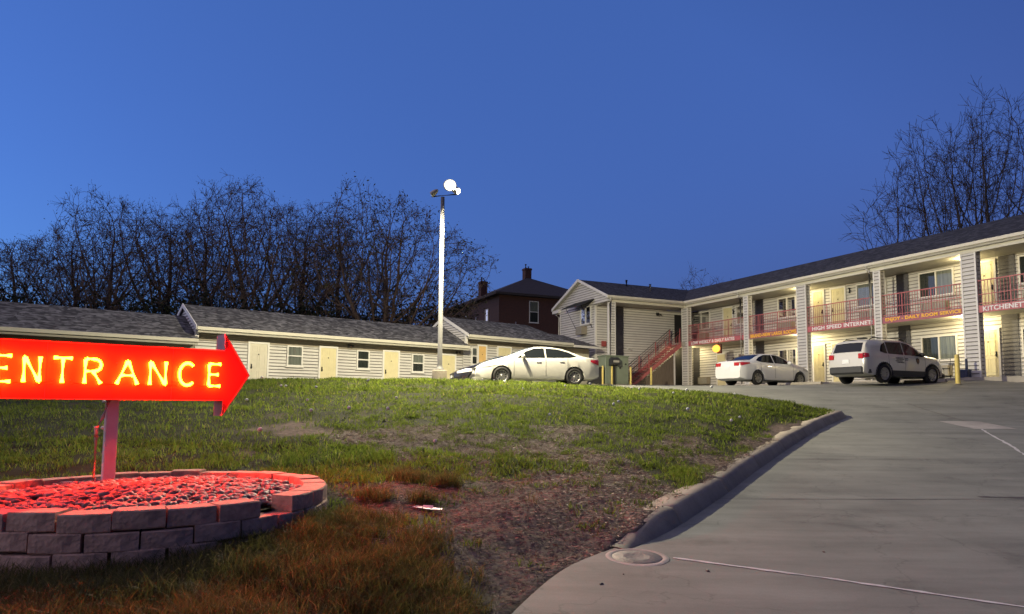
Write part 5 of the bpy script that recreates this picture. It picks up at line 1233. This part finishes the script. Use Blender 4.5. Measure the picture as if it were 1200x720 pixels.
def grow_tree(seed, H, spread, trunk_h, r0, style='oak', n_att=2400):
    """space colonisation: limbs grow towards points filling the crown"""
    rg = np.random.default_rng(seed); oak = style == 'oak'
    c0 = trunk_h * (.85 if oak else 1.0); cz = (H + c0) / 2; rz = (H - c0) / 2
    P = rg.normal(0, 1, (n_att * 3, 3)); P /= np.linalg.norm(P, axis=1, keepdims=True); rad = rg.random(len(P)) ** (1 / 2.6)
    lump = 1 + .13 * np.sin(P[:, 0] * 5 + seed) * np.cos(P[:, 1] * 4 + seed * 2) + .10 * np.sin(P[:, 2] * 7 + seed * 3 + P[:, 0] * 3)
    P = P * (rad * lump)[:, None]
    wide = np.where(P[:, 2] < 0, 1.0, 1.0) if oak else np.where(P[:, 2] < 0, .75, 1.0)
    A = np.c_[P[:, 0] * spread * wide, P[:, 1] * spread * wide, P[:, 2] * rz + cz]
    if oak: A[:, 2] -= .10 * rz * (np.hypot(A[:, 0], A[:, 1]) / spread) ** 2
    A = A[A[:, 2] > c0 * .8][:n_att]
    step = .34 if oak else .40; kill = step * (1.6 if oak else 1.9)
    nodes = [np.array([0, 0, -.3])]; par = [-1]; lean = rg.normal(0, .05, 2)
    z = -.3
    nstem = 1 if oak else rg.integers(2, 4)
    for s_i in range(nstem):
        prev = 0; p = nodes[0] + np.array([rg.normal(0, .25), rg.normal(0, .25), 0]) * (nstem > 1); d = np.array([lean[0] + rg.normal(0, .10) * (nstem > 1), lean[1] + rg.normal(0, .10) * (nstem > 1), 1.0])
        hh = trunk_h * (1 if oak else rg.uniform(.8, 1.5))
        for k in range(int(hh / step)):
            p = p + (d + rg.normal(0, .06, 3)) * step; nodes.append(p.copy()); par.append(prev); prev = len(nodes) - 1
    X = np.array(nodes); HD = np.zeros_like(X); HD[1:] = X[1:] - X[par[1:]]; HD /= np.linalg.norm(HD, axis=1, keepdims=True) + 1e-9; D = np.linalg.norm(A[:, None] - X[None], axis=2); near = D.argmin(1); dist = D.min(1)
    ch = {}
    for it in range(90):
        if not len(A): break
        act = dist < (9.0 if it < 25 else 3.0)
        if not act.any(): act = dist < 99
        dirs = np.zeros((len(X), 3)); v = A[act] - X[near[act]]; v /= np.linalg.norm(v, axis=1, keepdims=True) + 1e-9
        np.add.at(dirs, near[act], v); idx = np.unique(near[act]); dv = dirs[idx]; dv /= np.linalg.norm(dv, axis=1, keepdims=True) + 1e-9
        first = np.array([ch.get(int(i), 0) for i in idx]) == 0; dv = dv * np.where(first, .55, .9)[:, None] + HD[idx] * np.where(first, .85, .45)[:, None] + rg.normal(0, .10, dv.shape) + np.array([0, 0, .03 if oak else .16]); dv /= np.linalg.norm(dv, axis=1, keepdims=True)
        cnt = np.array([ch.get(int(i), 0) for i in idx]); ok = (cnt < 4) & (((dv * HD[idx]).sum(1) > .12) | (np.arange(len(X))[idx] < 12))
        idx, dv = idx[ok], dv[ok]
        if not len(idx): break
        NX = X[idx] + dv * step * rg.uniform(.8, 1.1, (len(idx), 1)); b0 = len(X)
        for i in idx: ch[int(i)] = ch.get(int(i), 0) + 1
        par += [int(i) for i in idx]; X = np.r_[X, NX]; HD = np.r_[HD, dv]
        Dn = np.linalg.norm(A[:, None] - NX[None], axis=2); m = Dn.min(1); better = m < dist; near = np.where(better, b0 + Dn.argmin(1), near); dist = np.minimum(dist, m)
        k = dist > kill; A, near, dist = A[k], near[k], dist[k]
    n = len(X); par = np.array(par); rad = np.zeros(n); e = 2.0; kidn = np.bincount(par[1:], minlength=n); rt = .012
    acc = np.zeros(n)
    for i in range(n - 1, 0, -1):
        r = rt if kidn[i] == 0 else acc[i] ** (1 / e); rad[i] = r; acc[par[i]] += r ** e
    rad[0] = max(acc[0] ** (1 / e), .05); k = r0 / rad[0]; rad = np.where(rad > .03, .03 + (rad - .03) * max(.3, (r0 - .03) / max(rad[0] - .03, .01)), rad)
    S = np.c_[X[par[1:]], X[1:], np.minimum(rad[par[1:]], rad[1:] * 1.6), rad[1:]]
    thick = S[S[:, 7] > .026]; thin = S[S[:, 7] <= .026]
    tip = np.where(kidn == 0)[0]; tip = tip[tip > 0]; dt = X[tip] - X[par[tip]]; dt /= np.linalg.norm(dt, axis=1, keepdims=True) + 1e-9
    kt = 5 if oak else 4
    TP = np.repeat(X[tip], kt, 0); TD = np.repeat(dt, kt, 0) + rg.normal(0, .42, (len(tip) * kt, 3)) + np.array([0, 0, .10])
    md = thin[rg.random(len(thin)) < (.40 if oak else .45)]; TP = np.r_[TP, md[:, 3:6]]; v = md[:, 3:6] - md[:, :3]; v /= np.linalg.norm(v, axis=1, keepdims=True) + 1e-9; TD = np.r_[TD, v + rg.normal(0, .5, v.shape)]
    TD /= np.linalg.norm(TD, axis=1, keepdims=True); ln = rg.uniform(.30, .95, (len(TP), 1)) * (1 if oak else 1.35)
    E1 = TP + TD * ln * .55; D2 = TD + rg.normal(0, .25, TD.shape); E2 = E1 + D2 * ln * .5
    w1, w2 = np.full((len(TP), 1), .011), np.full((len(TP), 1), .008)
    thin = np.r_[thin, np.c_[TP, E1, w1, w1], np.c_[E1, E2, w2, w2]]
    return thick, thin, np.c_[E2, D2]
def leaf_cloud(P, size, n_per, sig, rng):
    n = len(P) * n_per; c = np.repeat(P[:, :3], n_per, 0) + rng.normal(0, sig, (n, 3))
    a = rng.normal(0, 1, (n, 3)); a /= np.linalg.norm(a, axis=1, keepdims=True); b = np.cross(a, rng.normal(0, 1, (n, 3))); b /= np.linalg.norm(b, axis=1, keepdims=True) + 1e-9
    s = size * rng.uniform(.5, 1.3, (n, 1))
    Vv = np.stack([c - a * s, c + b * s * .45, c + a * s, c - b * s * .45], 1).reshape(-1, 3); return Vv, np.arange(n * 4).reshape(-1, 4), np.repeat(rng.random(n), 4)
tree_cache = {}
def tree(label, x, y, z, seed, H, spread, trunk_h, r0, style, depth, leaf=None, group=None, lsize=.12, lper=2, lsig=.22):
    root = thing('bare_tree', label, 'tree', (x, y, z), 0, group)
    T, A, tp = grow_tree(seed, H, spread, trunk_h, r0, style, depth)
    Vv, q = tube_segments(T, 6); bm_ = M['bark'] if style == 'oak' else M['bark_g']
    mesh_np('trunk', Vv, q, mats=[bm_], smooth=True, parent=root)
    Vt, qt = tube_segments(np.c_[A[:, :6], np.maximum(A[:, 6:8], .009 if style == 'oak' else .012)], 3)
    mats = [bm_]; mi = np.zeros(len(qt), int); at = np.zeros(len(Vt))
    if leaf:
        rg = np.random.default_rng(seed); k = tp[rg.random(len(tp)) < leaf]; Vl, ql, tl = leaf_cloud(k, lsize, lper, lsig, rg)
        qt = np.r_[qt, ql + len(Vt)]; mi = np.r_[mi, np.ones(len(ql), int)]; Vt = np.r_[Vt, Vl]; at = np.r_[at, tl]; mats.append(M['leaf'])
    mesh_np('crown', Vt, qt, mats=mats, midx=mi, parent=root, attr=at)
    print('tree', label[:40], len(T), len(A), len(tp))
GT = 'budding trees behind the one storey motel blocks'
#      px-x, top, Y, spread, label
for i, (px, ytop, Yd, sp, lab) in enumerate((
    (22, 276, 50, 5.6, 'small budding tree at the left edge of the tree row, lower than the rest'),
    (84, 268, 54, 5.6, 'low budding tree second from the left end of the tree row'),
    (122, 236, 50, 6.0, 'budding tree rising left of the stepped roof, third in the row'),
    (190, 232, 53, 6.2, 'budding tree above the step between the two lower roofs'),
    (243, 226, 57, 5.6, 'budding tree filling the gap left of the tallest tree'),
    (288, 213, 51, 6.4, 'tallest budding tree in the middle of the row'),
    (348, 232, 54, 6.2, 'budding tree just right of the tallest one'),
    (398, 240, 58, 5.6, 'budding tree left of the broad spreading tree'),
    (448, 230, 50, 7.6, 'broad spreading tree with pale spring leaves left of the lamp pole'))):
    x = (px - 600) / 800 * Yd; zb_ = 1.2; hor = 474 + (px - 600) * .0085
    H = (hor - ytop) / 800 * Yd * 1.0 - zb_
    last = (i == 8)
    tree(lab, x, Yd, zb_, 100 + i * 7, H, sp, H * (.20 if not last else .15), .46 if not last else .60, 'oak', 3000 if not last else 3600, .35 if not last else .6, GT, .07 if not last else .10, 2, .18)
GR = 'bare trees rising behind the right side of the motel'
for i, (px, ytop, Yd, sp, lab) in enumerate((
    (1066, 196, 50, 3.4, 'leaning bare tree at the left end of the group behind the motel roof'),
    (1090, 162, 52, 3.4, 'slender bare tree second from the left behind the motel roof'),
    (1124, 122, 50, 3.6, 'tall bare tree with the densest twigs behind the motel roof'),
    (1150, 140, 55, 3.6, 'bare tree between the two tallest ones behind the motel roof'),
    (1176, 112, 50, 4.2, 'tall bare tree with a clear upright leader near the right edge'),
    (1215, 114, 52, 3.6, 'bare tree cut by the right edge of the view'))):
    x = (px - 600) / 800 * Yd; zb_ = 1.3; hor = 474 + (px - 600) * .0085
    H = (hor - ytop) / 800 * Yd - zb_
    tree(lab, x, Yd, zb_, 300 + i * 11, H, sp, H * .30, .24, 'slim', 1700, None, GR)
tree('tiny far tree top showing over the inner corner of the motel roof', 20.8, 76, 1.3, 501, 13.4, 4.2, 4.0, .28, 'oak', 900, .3, None, .08, 1, .2)
# dark evergreen undergrowth behind the low roofs
def shrub(label, x, y, z, rx, rz_, seed, group):
    root = thing('evergreen_shrub', label, 'shrub', (x, y, z), 0, group); rg = np.random.default_rng(seed)
    nc = 60; c = rg.normal(0, 1, (nc, 3)); c /= np.linalg.norm(c, axis=1, keepdims=True); c *= rg.uniform(.45, 1, (nc, 1)); c = c * np.array([rx, rx * .8, rz_ * .5]) + np.array([0, 0, rz_ * .5])
    P = np.repeat(c, 40, 0) + rg.normal(0, 1, (nc * 40, 3)) * np.array([rx * .16, rx * .16, rz_ * .09]); P[:, 2] = np.abs(P[:, 2])
    Vl, ql, tl = leaf_cloud(P, .17, 1, .05, rg); mesh_np('foliage', Vl, ql, mats=[M['bush']], parent=root, attr=tl)
    sg = [(0, 0, -.2, *(c[k] * .9), .05, .015) for k in range(0, nc, 5)]; Vv, q = tube_segments(sg, 4); mesh_np('stem', Vv, q, mats=[M['bark']], parent=root)
GS = 'dark evergreen shrubs behind the low motel blocks'
for i, (px, Yd, rx, top, lab) in enumerate(((30, 46, 2.6, 345, 'dark evergreen shrub at the far left behind the lowest roof'), (95, 48, 2.4, 350, 'dark evergreen shrub second from the far left behind the lowest roof'), (170, 46, 2.4, 338, 'dark evergreen shrub left of the stepped gable'), (235, 48, 2.6, 335, 'dark evergreen shrub behind the stepped gable'), (300, 47, 3.0, 344, 'dark evergreen shrub under the tallest tree'),
                                    (365, 49, 2.6, 352, 'dark evergreen shrub between the tallest and the broad tree'), (425, 50, 2.6, 356, 'dark evergreen shrub at the foot of the broad spreading tree'), (488, 52, 2.6, 340, 'tallest dark evergreen shrub, just left of the lamp pole'), (528, 55, 2.4, 348, 'dark evergreen shrub between the lamp pole and the brick house'))):
    shrub(lab, (px - 600) / 800 * Yd, Yd, 1.0, rx, (474 - top) / 800 * Yd - 1.0, 700 + i, GS)

# ------------------------------------------------------------------ light
wd = bpy.data.worlds.new('World'); scene.world = wd; wd.use_nodes = True
nt = wd.node_tree; bg = nt.nodes['Background']; sky = nt.nodes.new('ShaderNodeTexSky'); sky.sky_type = 'NISHITA'; sky.sun_disc = False
SKY_EL, SKY_ROT = -3.2, -92.0
sky.sun_elevation = R(SKY_EL); sky.sun_rotation = R(SKY_ROT); sky.altitude = 300; sky.air_density = 1.0; sky.dust_density = .6; sky.ozone_density = 4.0
tn = nt.nodes.new('ShaderNodeMix'); tn.data_type = 'RGBA'; tn.blend_type = 'MULTIPLY'; tn.clamp_result = False; tn.inputs[0].default_value = 1.0; tn.inputs[7].default_value = (.78 * .6, 1.36 * .6, 1.12 * .6, 1)
nt.links.new(sky.outputs[0], tn.inputs[6])
# even airglow of late dusk, thinning towards the dark east and the zenith
wtc = nt.nodes.new('ShaderNodeTexCoord'); dp = nt.nodes.new('ShaderNodeVectorMath'); dp.operation = 'DOT_PRODUCT'; dp.inputs[1].default_value = (.45, -.60, .60); nt.links.new(wtc.outputs['Generated'], dp.inputs[0])
mr = nt.nodes.new('ShaderNodeMapRange'); mr.inputs[1].default_value = -.10; mr.inputs[2].default_value = .46; mr.inputs[3].default_value = 1.0; mr.inputs[4].default_value = .12; nt.links.new(dp.outputs['Value'], mr.inputs[0])
ag = nt.nodes.new('ShaderNodeVectorMath'); ag.operation = 'SCALE'; ag.inputs[0].default_value = tuple(c / 6.0 for c in (.034, .084, .262)); nt.links.new(mr.outputs[0], ag.inputs['Scale'])
ad = nt.nodes.new('ShaderNodeVectorMath'); ad.operation = 'ADD'; nt.links.new(tn.outputs[2], ad.inputs[0]); nt.links.new(ag.outputs[0], ad.inputs[1]); nt.links.new(ad.outputs[0], bg.inputs['Color']); bg.inputs['Strength'].default_value = SKY_STR if 'SKY_STR' in globals() else 6.0
def light(name, kind, loc, energy, col, **kw):
    l = bpy.data.lights.new(name, kind); l.energy = energy; l.color = col
    for k, v in kw.items(): setattr(l, k, v)
    o = bpy.data.objects.new(name, l); COL.objects.link(o); o.location = loc; return o
warm_fill = light('warm_fill', 'SUN', (0, 0, 50), 1.25, (1, .70, .44), angle=R(120));  # soft warm fill added to lift shaded faces; the sky's own sun has set
sd = Vector((math.sin(R(SKY_ROT)), math.cos(R(SKY_ROT)), .42)); warm_fill.rotation_euler = sd.to_track_quat('Z', 'Y').to_euler()
WARM = (1.0, .88, .60)
for (p, aim, k) in HEADS:
    e, blend, size = {1: (13000, 1.0, R(108)), 2: (13500, 1.0, R(165)), 3: (7800, 1.0, R(160))}[k]
    o = light('floodlight_beam', 'SPOT', p, e, WARM, spot_size=size, spot_blend=blend, shadow_soft_size=.12)
    o.rotation_euler = Vector(aim).to_track_quat('-Z', 'Y').to_euler()
for (s_, y_, z_) in LAMPS:
    strong = s_ in (9.60, .62) and z_ < 5
    light('walkway_lamp', 'POINT', mw(s_, y_, z_ - .05), 170 if strong else 70, (1.0, .80, .42), shadow_soft_size=.10)
light('orange_lamp', 'POINT', mw(15.35, .62, 3.6), 12, (1.0, .40, .08), shadow_soft_size=.1)

vs = scene.view_settings; scene.display_settings.display_device = 'sRGB'
vs.view_transform = 'Standard'; vs.look = 'None'; vs.exposure = 0; vs.gamma = 1; vs.use_curve_mapping = False
cy_ = scene.cycles; cy_.use_denoising = True; cy_.max_bounces = 6; cy_.diffuse_bounces = 3; cy_.glossy_bounces = 3; cy_.transparent_max_bounces = 8; cy_.transmission_bounces = 3
cy_.caustics_reflective = False; cy_.caustics_refractive = False; cy_.sample_clamp_indirect = 4.0; cy_.use_adaptive_sampling = True; cy_.adaptive_threshold = .02
